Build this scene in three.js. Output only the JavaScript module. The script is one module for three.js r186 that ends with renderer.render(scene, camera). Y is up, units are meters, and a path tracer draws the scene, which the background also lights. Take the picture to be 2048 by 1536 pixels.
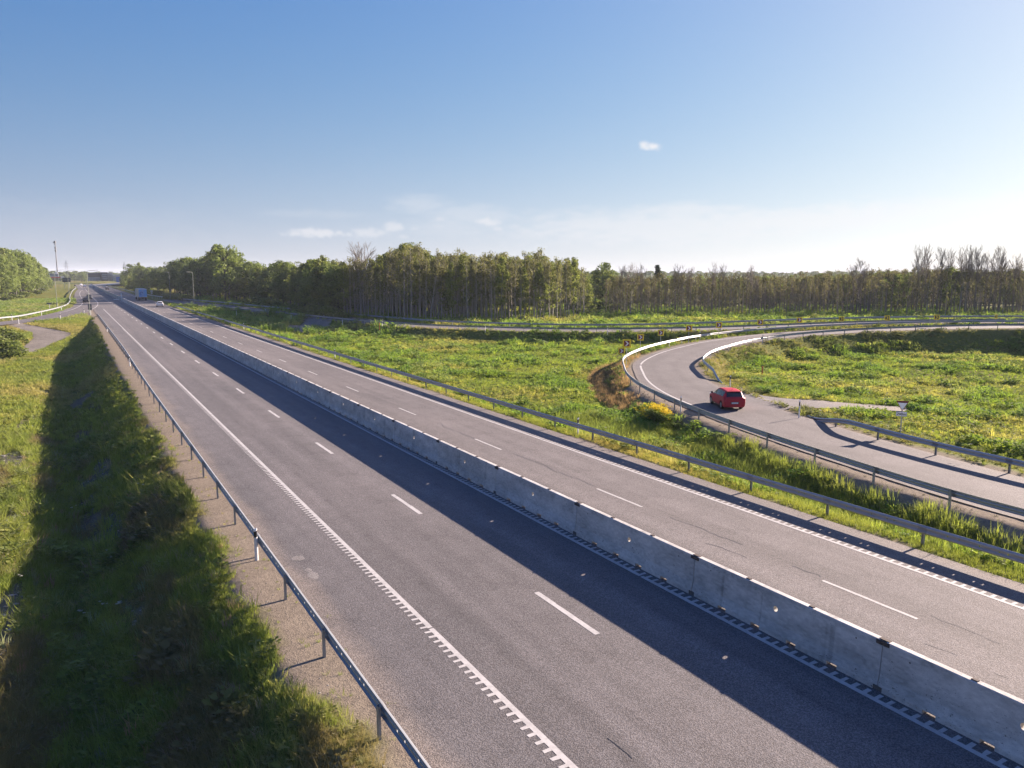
import * as THREE from 'three';
import { mergeGeometries, mergeVertices } from 'three/addons/utils/BufferGeometryUtils.js';
import { RoundedBoxGeometry } from 'three/addons/geometries/RoundedBoxGeometry.js';
import { TextGeometry } from 'three/addons/geometries/TextGeometry.js';
import { FontLoader } from 'three/addons/loaders/FontLoader.js';
import { Brush, Evaluator, SUBTRACTION } from 'three-bvh-csg';

// ---------------------------------------------------------------- camera, sky, sun, exposure
// World: x = metres to the right of the camera's foot across the motorway, y = up, z = minus the metres along the motorway.
const EYE = 9.63, YAW = 29.855 * Math.PI / 180, PITCH = 8.25 * Math.PI / 180, F = 1538, W2 = 1024, H2 = 768;
const EXPOSURE = 3.6, SUN_EL = 19.7 * Math.PI / 180, SUN_AZ = 5.5 * Math.PI / 180;
const scene = new THREE.Scene();
const camera = new THREE.PerspectiveCamera(2 * Math.atan(H2 / F) * 180 / Math.PI, 4 / 3, 0.3, 9000);
camera.position.set(0, EYE, 0);
camera.lookAt(Math.sin(YAW) * Math.cos(PITCH) * 100, EYE - Math.sin(PITCH) * 100, -Math.cos(YAW) * Math.cos(PITCH) * 100);
const sunDir = new THREE.Vector3(Math.cos(SUN_EL) * Math.cos(SUN_AZ), Math.sin(SUN_EL), -Math.cos(SUN_EL) * Math.sin(SUN_AZ));
const sun = new THREE.DirectionalLight(new THREE.Color().setRGB(1, 0.81, 0.68), 5);
sun.position.copy(sunDir).multiplyScalar(400).add(new THREE.Vector3(60, 0, -90));
sun.target.position.set(60, 0, -90);
sun.castShadow = true;
sun.shadow.mapSize.set(4096, 4096);
Object.assign(sun.shadow.camera, { left: -260, right: 260, top: 260, bottom: -260, near: 1, far: 900 });
sun.shadow.radius = 1;
scene.add(sun, sun.target);

const renderer = new THREE.WebGLRenderer({ antialias: true });
renderer.toneMapping = THREE.LinearToneMapping;
renderer.toneMappingExposure = EXPOSURE;
renderer.shadowMap.enabled = true;
scene.fog = new THREE.FogExp2(0xdde8f5, 0.00014);

// ---------------------------------------------------------------- numbers and noise
function rng(seed) {
  let s = seed >>> 0;
  return () => { s = (s + 0x6d2b79f5) | 0; let t = Math.imul(s ^ (s >>> 15), 1 | s); t = (t + Math.imul(t ^ (t >>> 7), 61 | t)) ^ t; return ((t ^ (t >>> 14)) >>> 0) / 4294967296; };
}
const hash2 = (x, y) => { let h = Math.imul(x, 374761393) + Math.imul(y, 668265263); h = Math.imul(h ^ (h >>> 13), 1274126177); return ((h ^ (h >>> 16)) >>> 0) / 4294967296; };
const fade = (t) => t * t * (3 - 2 * t);
function noise(x, y) {
  const i = Math.floor(x), j = Math.floor(y), a = fade(x - i), b = fade(y - j);
  const p = hash2(i, j), q = hash2(i + 1, j), r = hash2(i, j + 1), s = hash2(i + 1, j + 1);
  return p + (q - p) * a + (r - p) * b + (p - q - r + s) * a * b;
}
function fbm(x, y, n = 4) { let v = 0, a = 0.5, t = 0; for (let k = 0; k < n; k++) { v += a * noise(x, y); t += a; a *= 0.5; x = x * 2.03 + 17.1; y = y * 2.03 + 9.7; } return v / t; }
const clamp = (x, a = 0, b = 1) => Math.min(b, Math.max(a, x));
const lerp = (a, b, t) => a + (b - a) * t;
const smooth = (a, b, x) => fade(clamp((x - a) / (b - a)));
const V = (u, h, v) => new THREE.Vector3(u, h, -v);
// the place on level h that the photograph's pixel (x, y) of 2048 x 1536 looks at, in metres (across, along)
function at(x, y, h = 0) {
  const dx = (x - W2) / F, dy = -(y - H2) / F, up = dy * Math.cos(PITCH) - Math.sin(PITCH), fw = Math.cos(PITCH) + dy * Math.sin(PITCH);
  const t = (EYE - h) / -up, X = dx * t, Z = fw * t;
  return [X * Math.cos(YAW) + Z * Math.sin(YAW), -X * Math.sin(YAW) + Z * Math.cos(YAW)];
}
const depthOf = (u, v) => u * Math.sin(YAW) + v * Math.cos(YAW);

// ---------------------------------------------------------------- the sky: clear blue air, brighter towards the sun, thin evening clouds
{
  const w = 3072, h = 1536, data = new Float32Array(w * h * 4);
  const puffs = [];   // small cumulus: azimuth from the motorway's direction and elevation in degrees, half sizes, strength
  const puff = (x, y, rx, ry, k) => {
    const dx = (x - W2) / F, dy = -(y - H2) / F, up = dy * Math.cos(PITCH) - Math.sin(PITCH), fw = Math.cos(PITCH) + dy * Math.sin(PITCH);
    puffs.push([(Math.atan2(dx, fw) + YAW) * 180 / Math.PI, Math.atan2(up, Math.hypot(dx, fw)) * 180 / Math.PI, rx / 27, ry / 27, k]);
  };
  puff(634, 467, 62, 9, 0.75); puff(735, 466, 36, 11, 0.55); puff(784, 455, 22, 11, 0.6); puff(831, 458, 10, 4, 0.4); puff(808, 474, 9, 3, 0.35);
  puff(974, 444, 26, 8, 0.7); puff(995, 458, 10, 4, 0.5); puff(880, 438, 9, 4, 0.5); puff(875, 452, 17, 4, 0.4); puff(1190, 444, 7, 4, 0.5); puff(930, 465, 8, 3, 0.4);
  puff(1287, 290, 9, 6, 0.9); puff(1305, 295, 16, 7, 0.9);
  const veil = [[840, 408, 62, 20, 0.3], [930, 432, 90, 26, 0.3], [905, 455, 90, 20, 0.2], [1370, 420, 130, 14, 0.5], [1340, 455, 330, 36, 0.55], [1650, 440, 420, 26, 0.62], [1900, 425, 260, 28, 0.6], [640, 428, 110, 8, 0.15], [120, 460, 240, 50, 0.08]].map(([x, y, rx, ry, k]) => {
    const dx = (x - W2) / F, dy = -(y - H2) / F, up = dy * Math.cos(PITCH) - Math.sin(PITCH), fw = Math.cos(PITCH) + dy * Math.sin(PITCH);
    return [(Math.atan2(dx, fw) + YAW) * 180 / Math.PI, Math.atan2(up, Math.hypot(dx, fw)) * 180 / Math.PI, rx / 27, ry / 27, k];
  });
  for (let j = 0; j < h; j++) {
    const el = ((j + 0.5) / h - 0.5) * Math.PI, ed = Math.max(0, el * 180 / Math.PI);
    for (let i = 0; i < w; i++) {
      const th = ((i + 0.5) / w - 0.5) * 2 * Math.PI, x = Math.cos(el) * Math.cos(th), y = Math.sin(el), z = Math.cos(el) * Math.sin(th);
      const g = Math.acos(clamp(x * sunDir.x + y * sunDir.y + z * sunDir.z, -1, 1)) * 180 / Math.PI;
      const hi = smooth(18, 50, ed);
      let r = 0.032 + 0.015 * hi + 0.07 * Math.exp(-ed / 8) + 1.349 * Math.exp(-g / 20) + 1.238 * Math.exp(-ed / 8 - g / 90);
      let gr = 0.109 + 0.025 * hi + 0.046 * Math.exp(-ed / 13) + 0.905 * Math.exp(-g / 25) + 1.084 * Math.exp(-ed / 13 - g / 90);
      let b = 0.3576 + 0.06 * hi + 0.06 * Math.exp(-ed / 17) + 0.681 * Math.exp(-g / 55) + 0.454 * Math.exp(-ed / 17 - g / 60);
      if (ed > 0 && ed < 30) {
        const az = Math.atan2(x, -z) * 180 / Math.PI;
        let c = 0;
        if (ed < 20) {
          const n = fbm(az * 1.1 + 40, ed * 4.2, 5), nf = fbm(az * 3.1 + 7, ed * 6 + 3, 5);
          for (const [a, e, rx, ry, k] of veil) { const d = Math.hypot((az - a) / rx, (ed - e) / ry); if (d < 1.6) c = Math.max(c, k * smooth(1.35, 0.25, d + (n - 0.5) * 1.1)); }
          for (const [a, e, rx, ry, k] of puffs) { const d = Math.hypot((az - a) / rx, (ed - e) / ry * (ed < e ? 1.3 : 1)); if (d < 1.7) c = Math.max(c, k * smooth(1.25, 0.45, d + (nf - 0.5) * 1.5)); }
        }
        // the same thin stratus goes on all round the horizon
        const out = smooth(70, 85, Math.abs(az - 30));
        if (out > 0) c = Math.max(c, out * 0.5 * smooth(0.5, 0.75, fbm(az * 0.12 + 5, ed * 0.7, 5)) * smooth(0.5, 3, ed) * smooth(12, 5, ed));
        const warm = Math.exp(-g / 40), cr = 0.74 + 0.5 * warm, cg = 0.76 + 0.45 * warm, cb = 0.82 + 0.35 * warm;
        r = lerp(r, Math.max(r, cr), c); gr = lerp(gr, Math.max(gr, cg), c); b = lerp(b, Math.max(b, cb), c);
      }
      const o = (j * w + i) * 4;
      data[o] = r / EXPOSURE; data[o + 1] = gr / EXPOSURE; data[o + 2] = b / EXPOSURE; data[o + 3] = 1;
    }
  }
  const sky = new THREE.DataTexture(data, w, h, THREE.RGBAFormat, THREE.FloatType);
  sky.mapping = THREE.EquirectangularReflectionMapping;
  sky.colorSpace = THREE.LinearSRGBColorSpace;
  sky.magFilter = THREE.LinearFilter;
  sky.needsUpdate = true;
  scene.background = sky;
  scene.environment = sky;
}

// ---------------------------------------------------------------- building helpers
const taken = new Map();
function numbered(name) { const n = taken.get(name) ?? 0; taken.set(name, n + 1); return n ? name + '_' + String(n).padStart(3, '0') : name; }
function tag(o, label, category, group, kind) {
  if (label) o.userData.label = label;
  if (category) o.userData.category = category;
  if (group) o.userData.group = group;
  if (kind) o.userData.kind = kind;
  return o;
}
function shade(o) { o.traverse((m) => { if (m.isMesh) { m.castShadow = true; m.receiveShadow = true; } }); return o; }
function thing(name, label, category, [u, h, v] = [0, 0, 0], turn = 0, group) {   // a Group at the thing's base; its children are its parts
  const o = new THREE.Group(); o.name = numbered(name); o.position.set(u, h, -v); o.rotation.y = turn; scene.add(o);
  return tag(o, label, category, group);
}
function part(name, geometry, material, parent) {
  const m = new THREE.Mesh(Array.isArray(geometry) ? merge(geometry) : geometry, material);
  m.name = parent === scene ? numbered(name) : name; m.castShadow = m.receiveShadow = true; parent.add(m); return m;
}
function struct(name, geometry, material, parent = scene) { const m = part(name, geometry, material, parent); if (parent === scene) m.userData.kind = 'structure'; return m; }
function copyOf(o, label, group) { const c = o.clone(); c.name = numbered(o.name.replace(/_\d{3}$/, '')); c.userData = { ...o.userData }; scene.add(c); return tag(c, label, null, group); }
function merge(list) {
  const flat = list.map((g) => { const n = g.index ? g.toNonIndexed() : g; for (const k of Object.keys(n.attributes)) if (!['position', 'normal', 'uv'].includes(k)) n.deleteAttribute(k); if (!n.attributes.uv) n.setAttribute('uv', new THREE.BufferAttribute(new Float32Array(n.attributes.position.count * 2), 2)); return n; });
  return mergeGeometries(flat);
}
const box = (w, h, d, x = 0, y = 0, z = 0) => new THREE.BoxGeometry(w, h, d).translate(x, y, z);
const rbox = (w, h, d, r, x = 0, y = 0, z = 0) => new RoundedBoxGeometry(w, h, d, 2, r).translate(x, y, z);
function mesh(pos, idx, uv, col) {
  const g = new THREE.BufferGeometry();
  g.setAttribute('position', new THREE.Float32BufferAttribute(pos, 3));
  if (uv) g.setAttribute('uv', new THREE.Float32BufferAttribute(uv, 2));
  if (col) g.setAttribute('color', new THREE.Float32BufferAttribute(col, 3));
  if (idx) { g.setIndex(idx); g.computeVertexNormals(); }
  return g;
}
// tapered tube through points [x, y, z, radius], appended to arrays
function tube(P, pts, sides, cap = false) {
  const b = P.pos.length / 3, n = pts.length;
  let nx = 1, ny = 0, nz = 0;
  for (let k = 0; k < n; k++) {
    const a = pts[Math.max(0, k - 1)], c = pts[Math.min(n - 1, k + 1)];
    let tx = c[0] - a[0], ty = c[1] - a[1], tz = c[2] - a[2]; const l = Math.hypot(tx, ty, tz) || 1; tx /= l; ty /= l; tz /= l;
    if (Math.abs(tx) > 0.9) { nx = 0; ny = 1; nz = 0; } else if (k === 0) { nx = 1; ny = 0; nz = 0; }
    const d = nx * tx + ny * ty + nz * tz; nx -= d * tx; ny -= d * ty; nz -= d * tz; const m = Math.hypot(nx, ny, nz) || 1; nx /= m; ny /= m; nz /= m;
    const bx = ty * nz - tz * ny, by = tz * nx - tx * nz, bz = tx * ny - ty * nx;
    for (let s = 0; s < sides; s++) {
      const q = s / sides * 2 * Math.PI, cs = Math.cos(q) * pts[k][3], sn = Math.sin(q) * pts[k][3];
      P.pos.push(pts[k][0] + nx * cs + bx * sn, pts[k][1] + ny * cs + by * sn, pts[k][2] + nz * cs + bz * sn);
    }
    if (k) for (let s = 0; s < sides; s++) { const i = b + (k - 1) * sides + s, j = b + (k - 1) * sides + (s + 1) % sides; P.idx.push(i, j, i + sides, j, j + sides, i + sides); }
  }
  if (cap) for (let s = 1; s < sides - 1; s++) P.idx.push(b + (n - 1) * sides, b + (n - 1) * sides + s, b + (n - 1) * sides + s + 1);
}
// polyline tools; points are [across, along]
function dense(pts, step = 1) {
  const c = new THREE.CatmullRomCurve3(pts.map(([a, b]) => new THREE.Vector3(a, 0, b)), false, 'centripetal');
  const n = Math.max(2, Math.round(c.getLength() / step));
  return c.getSpacedPoints(n).map((p) => [p.x, p.z]);
}
function tangents(pts) { return pts.map((_, k) => { const a = pts[Math.max(0, k - 1)], b = pts[Math.min(pts.length - 1, k + 1)], l = Math.hypot(b[0] - a[0], b[1] - a[1]) || 1; return [(b[0] - a[0]) / l, (b[1] - a[1]) / l]; }); }
function offset(pts, d) { const t = tangents(pts); return pts.map(([u, v], k) => [u + t[k][1] * d, v - t[k][0] * d]); }   // d > 0: to the right of the line's direction
function distTo(pts, u, v) {
  let best = 1e9, at_ = 0;
  for (let k = 0; k < pts.length - 1; k++) {
    const [a, b] = pts[k], [c, d] = pts[k + 1], ex = c - a, ey = d - b, t = clamp(((u - a) * ex + (v - b) * ey) / (ex * ex + ey * ey)), dx = u - a - t * ex, dy = v - b - t * ey, q = dx * dx + dy * dy;
    if (q < best) { best = q; at_ = k + t; }
  }
  return [Math.sqrt(best), at_];
}
function inside(poly, u, v) { let r = false; for (let i = 0, j = poly.length - 1; i < poly.length; j = i++) { const [a, b] = poly[i], [c, d] = poly[j]; if ((b > v) !== (d > v) && u < (c - a) * (v - b) / (d - b) + a) r = !r; } return r; }
const resample = (pts, n) => new THREE.CatmullRomCurve3(pts.map(([a, b]) => new THREE.Vector3(a, 0, b)), false, 'centripetal').getSpacedPoints(n).map((p) => [p.x, p.z]);
// a sheet between two lines; high(u, v) gives its level, tint(u, v, s) its vertex colour
function sheet(L, R, across, high, tint) {
  const n = L.length, pos = [], uv = [], idx = [], col = [];
  for (let i = 0; i < n; i++) for (let j = 0; j <= across; j++) {
    const s = j / across, u = lerp(L[i][0], R[i][0], s), v = lerp(L[i][1], R[i][1], s);
    pos.push(u, high(u, v), -v); uv.push(u, v);
    if (tint) col.push(...tint(u, v, s));
    if (i && j) { const a = (i - 1) * (across + 1) + j - 1, b = a + 1, c = a + across + 1, d = c + 1; idx.push(a, b, c, b, d, c); }
  }
  return mesh(pos, idx, uv, tint ? col : null);
}

// ---------------------------------------------------------------- textures and materials
function dataTexture(n, f, srgb = false, wrap = true) {
  const d = new Uint8Array(n * n * 4);
  for (let j = 0; j < n; j++) for (let i = 0; i < n; i++) { const c = f(i, j, n), o = (j * n + i) * 4; for (let k = 0; k < 3; k++) d[o + k] = clamp(c[k] ?? c[0]) * 255; d[o + 3] = clamp(c[3] ?? 1) * 255; }
  const t = new THREE.DataTexture(d, n, n); t.magFilter = THREE.LinearFilter; t.needsUpdate = true;
  if (wrap) t.wrapS = t.wrapT = THREE.RepeatWrapping;
  if (srgb) t.colorSpace = THREE.SRGBColorSpace;
  return t;
}
const tileNoise = (i, j, n, cells) => { const x = i / n * cells, y = j / n * cells, a = Math.floor(x), b = Math.floor(y), p = fade(x - a), q = fade(y - b), m = (k) => ((k % cells) + cells) % cells, h = (c, d) => hash2(m(c) + cells * 31, m(d)); return lerp(lerp(h(a, b), h(a + 1, b), p), lerp(h(a, b + 1), h(a + 1, b + 1), p), q); };
function repeated(t, x, y = x) { const c = t.clone(); c.repeat.set(x, y); c.needsUpdate = true; return c; }
// chippings: light stones in dark binder
const chipHeight = [];
const chips = dataTexture(1024, (i, j, n) => {
  const a = tileNoise(i, j, n, 512), b = tileNoise(i, j, n, 256), c = tileNoise(i, j, n, 96), d = tileNoise(i, j, n, 12), big = tileNoise(i, j, n, 5);
  let x = 0.55 * b + 0.45 * a; x = smooth(0.22, 0.82, x);
  const l = 0.36 + 0.62 * Math.pow(x, 1.25) + (c - 0.5) * 0.12 + (d - 0.5) * 0.10 + (big - 0.5) * 0.08, warm = (tileNoise(i, j, n, 170) - 0.5) * 0.08;
  chipHeight[j * n + i] = x;
  return [l + warm * 0.6 + 0.012, l, l - warm * 0.6];
});
const chipBump = dataTexture(1024, (i, j, n) => [chipHeight[j * n + i]]);
const soil = dataTexture(1024, (i, j, n) => { const a = tileNoise(i, j, n, 400), b = tileNoise(i, j, n, 130), c = tileNoise(i, j, n, 40), d = tileNoise(i, j, n, 9); const l = 0.35 + 0.3 * a + 0.28 * b + 0.22 * c + 0.12 * d; return [l + 0.02 * (b - 0.5), l, l - 0.03 * (c - 0.5)]; });
const concreteMap = dataTexture(1024, (i, j, n) => {
  const a = tileNoise(i, j, n, 300), b = tileNoise(i, j, n, 60), c = tileNoise(i, j, n, 14), d = tileNoise(i, j, n, 4), pit = tileNoise(i, j, n, 200);
  let l = 0.74 + 0.12 * (a - 0.5) + 0.22 * (b - 0.5) + 0.3 * (c - 0.5) + 0.2 * (d - 0.5);
  const low = smooth(0.34, 0.06, j / n % 0.5); l -= 0.1 * low * c;
  if (pit > 0.8 && c > 0.45 && low > 0.2) l -= 0.3 * smooth(0.8, 0.95, pit);
  if (pit > 0.93 && c > 0.5) l -= 0.25;
  const streak = tileNoise(i, 0, n, 90) * tileNoise(i, 7, n, 23); l -= 0.22 * smooth(0.42, 0.8, streak) * smooth(0.1, 0.9, j / n);
  return [l, l * 0.99, l * 0.965];
});
const grain = dataTexture(512, (i, j, n) => { const a = tileNoise(i, j, n, 128), b = tileNoise(i, j, n, 24), c = tileNoise(i, j, n, 6); const l = 0.82 + 0.12 * (a - 0.5) + 0.16 * (b - 0.5) + 0.14 * (c - 0.5); return [l, l, l]; });
const worn = dataTexture(512, (i, j, n) => { const a = tileNoise(i, j, n, 200), b = tileNoise(i, j, n, 40), c = tileNoise(i, j, n, 9); const l = 0.9 + 0.16 * (a - 0.5) + 0.2 * (b - 0.5) + 0.16 * (c - 0.5); return [l, l, l * 0.99]; });
const barkMap = dataTexture(256, (i, j, n) => { const a = tileNoise(i, j, n, 64), b = tileNoise(i, j >> 2, n, 32); const l = 0.5 + 0.5 * a * b + 0.2 * (b - 0.5); return [l, l, l]; });
const RGB = (r, g, b) => new THREE.Color().setRGB(r, g, b);
const phys = (r, g, b, roughness = 0.95, o = {}) => new THREE.MeshPhysicalMaterial({ color: RGB(r, g, b), roughness, specularIntensity: 0.1, ...o });
const std = (r, g, b, roughness = 0.8, o = {}) => new THREE.MeshStandardMaterial({ color: RGB(r, g, b), roughness, ...o });
const M = {
  asphalt: std(0.2, 0.186, 0.18, 0.86, { map: repeated(chips, 1 / 5.1), bumpMap: repeated(chipBump, 1 / 5.1), bumpScale: 0.004, vertexColors: true }),
  paint: std(0.47, 0.455, 0.43, 0.75, { map: repeated(worn, 1 / 2.7), bumpMap: repeated(worn, 1 / 2.7), bumpScale: 0.004 }),
  ground: phys(1, 1, 1, 0.95, { map: repeated(soil, 1 / 3.7), bumpMap: repeated(soil, 1 / 3.7), bumpScale: 0.022, vertexColors: true }),
  gravel: phys(0.3, 0.27, 0.23, 0.95, { map: repeated(soil, 1 / 2.9), bumpMap: repeated(soil, 1 / 2.9), bumpScale: 0.02, vertexColors: true }),
  concrete: [[0.68, 0.655, 0.605], [0.63, 0.615, 0.575], [0.72, 0.69, 0.635], [0.65, 0.64, 0.61]].map((c, k) => { const m = concreteMap.clone(); m.repeat.set(1 / 6.4, 1 / 3.2); m.offset.set(k * 0.37, k * 0.21); m.needsUpdate = true; return std(...c, 0.85, { map: m, bumpMap: m, bumpScale: 0.006 }); }),
  darkConcrete: std(0.13, 0.12, 0.11, 0.9, { map: repeated(grain, 2) }),
  steel: std(0.46, 0.48, 0.5, 0.42, { metalness: 0.55, map: repeated(grain, 0.5, 2) }),
  oldSteel: std(0.36, 0.37, 0.37, 0.6, { metalness: 0.35, map: repeated(grain, 1, 3) }),
  rust: std(0.1, 0.075, 0.06, 0.85, { map: repeated(grain, 3) }),
  white: std(0.85, 0.85, 0.83, 0.5, { map: repeated(grain, 2) }),
  black: std(0.02, 0.02, 0.022, 0.5),
  lampGrey: std(0.4, 0.41, 0.4, 0.5, { metalness: 0.4 }),
  scuff: std(0.27, 0.255, 0.235, 0.9, { map: repeated(chips, 1 / 5.1) }),
  water: std(0.02, 0.025, 0.02, 0.06),
  yellow: std(1, 0.72, 0.04, 0.45), red: std(0.22, 0.016, 0.022, 0.45), pinkWhite: std(0.95, 0.85, 0.86, 0.45), signWhite: std(0.92, 0.93, 0.95, 0.4), signBack: std(0.1, 0.105, 0.11, 0.6), signBlue: std(0.02, 0.06, 0.25, 0.4), orange: std(0.55, 0.14, 0.03, 0.7),
};
M.signRim = std(0.16, 0.012, 0.015, 0.45);

// ---------------------------------------------------------------- where the roads run (across, along in metres)
const rampOuter = dense([[30.3, -40], [30.4, -12], [30.6, 0], [30.8, 10], [31.1, 17.4], [32.5, 25.1], [34.3, 32.7], [36.6, 40.1], [39.3, 47.3], [42.6, 53.5], [46.4, 59], [50.9, 64.8], [56, 69.4], [61.5, 73.2], [67.5, 76.3], [74, 79], [82, 80.8], [91, 81.3], [100, 80.2], [109, 77.6], [118, 73.3], [126, 67], [132, 58], [135.5, 47], [136, 35], [133, 20], [126, 4], [116, -14], [104, -32]], 1);
function levels(pts, s0, slope, top) { let s = 0, k0 = 0, best = 1e9; pts.forEach(([u, v], k) => { const d = Math.hypot(u - s0[0], v - s0[1]); if (d < best) { best = d; k0 = k; } }); const run = [0]; for (let k = 1; k < pts.length; k++) { s += Math.hypot(pts[k][0] - pts[k - 1][0], pts[k][1] - pts[k - 1][1]); run.push(s); } return run.map((r) => { const x = r - run[k0]; return x < 0 ? 0 : Math.min(top, slope * x * x / (x + 12)); }); }
const rampCentre = offset(rampOuter, 4.2);
const farNear = dense([[27.6, 300], [29.6, 262], [33, 240], [37.2, 208], [41.8, 179.5], [47.2, 147], [50.6, 132], [54.7, 123], [60, 115.2], [67, 107], [75, 100], [84, 94.2], [94, 89.8], [104, 86.4], [114, 82.6], [124, 76.8], [133, 68.5], [140, 57.5], [144, 45], [145, 30], [141, 12], [132, -10]], 1);
const farCentre = offset(farNear, -4.7);
const ROADS = [
  { pts: rampCentre, half: 3.15, h: levels(rampCentre, [58, 63], 0.0235, 4.5), grade: 1.6 },
  { pts: farCentre, half: 3.6, h: levels(farCentre, [70, 107], 0.0225, 4.5), grade: 1.35 },
];
for (const r of ROADS) { r.lo = [Math.min(...r.pts.map((p) => p[0])) - 14, Math.min(...r.pts.map((p) => p[1])) - 14]; r.hi = [Math.max(...r.pts.map((p) => p[0])) + 14, Math.max(...r.pts.map((p) => p[1])) + 14]; r.thin = r.pts.filter((_, k) => k % 2 === 0); }
function road(r, u, v) {   // [distance from its middle, its level there]
  if (u < r.lo[0] || v < r.lo[1] || u > r.hi[0] || v > r.hi[1]) return [99, 0];
  const [d, k] = distTo(r.thin, u, v), i = Math.min(r.h.length - 2, Math.floor(k * 2)), t = k * 2 - i;
  return [d, lerp(r.h[i], r.h[Math.min(r.h.length - 1, i + 1)], clamp(t))];
}
const rampLevel = (u, v) => road(ROADS[0], u, v)[1], farLevel = (u, v) => road(ROADS[1], u, v)[1];
const loopInside = rampCentre.filter((_, k) => k % 3 === 0);
const forestSide = [...farCentre.filter((_, k) => k % 4 === 0), [400, -10], [400, 800], [26.5, 800]];
const T_SIDE = at(0, 650, 0);
const sideFar = [[-90, 653], [-40, 647.5], [0, 643.8], [23, 641], [47, 638.5], [82, 631.5], [117, 623], [141, 615], [149, 607], [148, 596], [151.5, 583.5], [157.5, 577.6]].map(([x, y]) => at(x, y, 0));
const sideNear = [[-90, 668], [-40, 656], [0, 650], [37.5, 647], [82, 642], [121, 638], [152, 631.5], [169, 627.4], [183, 621.5], [190.5, 616.5], [200, 610], [196, 604], [183, 588], [176, 578]].map(([x, y]) => at(x, y, 0));
const sideArea = [...sideFar, ...sideNear.slice().reverse()];
let TRACKS = [];
function field(u, v) {
  if (u < 12) {
    const low = lerp(-2.05, -0.1, smooth(118, 186, v)), back = smooth(-24, -60, u) * smooth(60, 150, v);
    const ditch = -0.75 * Math.exp(-Math.pow((u + 0.7 + 0.3 * Math.sin(v * 0.11)) / 1.35, 2)) * (1 - smooth(100, 140, v));
    return lerp(low + ditch, -0.1, back);
  }
  if (v > 240 || u > 220) return -0.35;
  if (u > 36 && u < 140 && v < 84 && inside(loopInside, u, v)) return lerp(-0.12, -1.8, smooth(43, 76, u)) * lerp(1, 0.75, smooth(40, 10, v));
  if (v > 60 && inside(forestSide, u, v)) return -0.5;
  return lerp(-0.95, -1.55, smooth(66, 98, v)) * lerp(1, 0.6, smooth(120, 180, v)) - 0.25 * Math.exp(-Math.pow((u - 28.9) / 1.1, 2)) * smooth(60, 40, v);
}
function T(u, v, bumps = true) {
  let h = field(u, v), edge = 9;
  const flatTop = (top, over, grade) => { if (over < 0) { h = top - 0.05; edge = 0; } else { const e = top - over / grade; if (e > h) h = e; else if (h > top) h = Math.min(h, top + over / 4); edge = Math.min(edge, over); } };
  if (v < 760) { const over = Math.max(3.95 - u, u - 26.0); flatTop(0, over < -0.05 ? -1 : Math.max(0, over), u < 12 ? 1.55 : 2); }
  for (const r of ROADS) { const [d, top] = road(r, u, v); if (d < 40) { const over = d - r.half - 1.15; if (over < 0) { h = top - (over < -0.9 ? 0.05 : 0.03); edge = 0; } else { const e = top - over / r.grade; if (e > h) h = e; edge = Math.min(edge, over); } } }
  if (u < 12 && v > 120 && v < 520 && inside(sideArea, u, v)) { h = -0.05; edge = 0; }
  for (const t of TRACKS) if (u > t.lo[0] && u < t.hi[0] && v > t.lo[1] && v < t.hi[1] && inside(t.poly, u, v)) edge = 0;
  if (bumps && edge > 0.2) { const m = Math.min(1, edge / 1.5); h += m * (0.34 * (fbm(u * 0.3 + 11, v * 0.3, 3) - 0.5) + (u > 20 ? 0.5 : 0.12) * (fbm(u * 0.09, v * 0.09 + 5, 2) - 0.5)); }
  return h;
}
function atT(x, y, bumps = false) { let h = -0.5, p = at(x, y, h); for (let k = 0; k < 12; k++) { h = T(p[0], p[1], bumps); p = at(x, y, h); } return [p[0], h, p[1]]; }
function track(left, right) { const L = left.map(([x, y]) => { const p = atT(x, y); return [p[0], p[2]]; }), R = right.map(([x, y]) => { const p = atT(x, y); return [p[0], p[2]]; }), poly = [...L, ...R.slice().reverse()]; return { L, R, poly, lo: [Math.min(...poly.map((p) => p[0])), Math.min(...poly.map((p) => p[1]))], hi: [Math.max(...poly.map((p) => p[0])), Math.max(...poly.map((p) => p[1]))] }; }
const trackLeft = track([[4, 648], [38, 648.5], [70, 652], [92, 656], [123, 662], [145, 668], [141, 674], [117, 684], [88, 698], [64, 708]], [[-4, 650.5], [10, 652], [24, 654], [39, 659.6], [63, 666.7], [66, 672], [65, 677], [58, 685], [49, 692.5], [40, 705]]);
const trackFar = track([[606, 634.5], [597, 641], [576, 650], [571, 658], [590, 664]], [[668, 643], [650, 647], [633, 652], [622, 658.5], [640, 667]]);
const trackRight = track([[1478, 775], [1510, 789], [1560, 797], [1655, 803.5], [1703, 808], [1750, 811], [1822, 816]], [[1490, 822], [1560, 822], [1603, 817.5], [1640, 817.5], [1679, 818], [1740, 820.5], [1808, 824]]);
TRACKS = [trackLeft, trackFar, trackRight];
const onTrack = (u, v) => TRACKS.some((t) => u > t.lo[0] && u < t.hi[0] && v > t.lo[1] && v < t.hi[1] && inside(t.poly, u, v));

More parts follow.
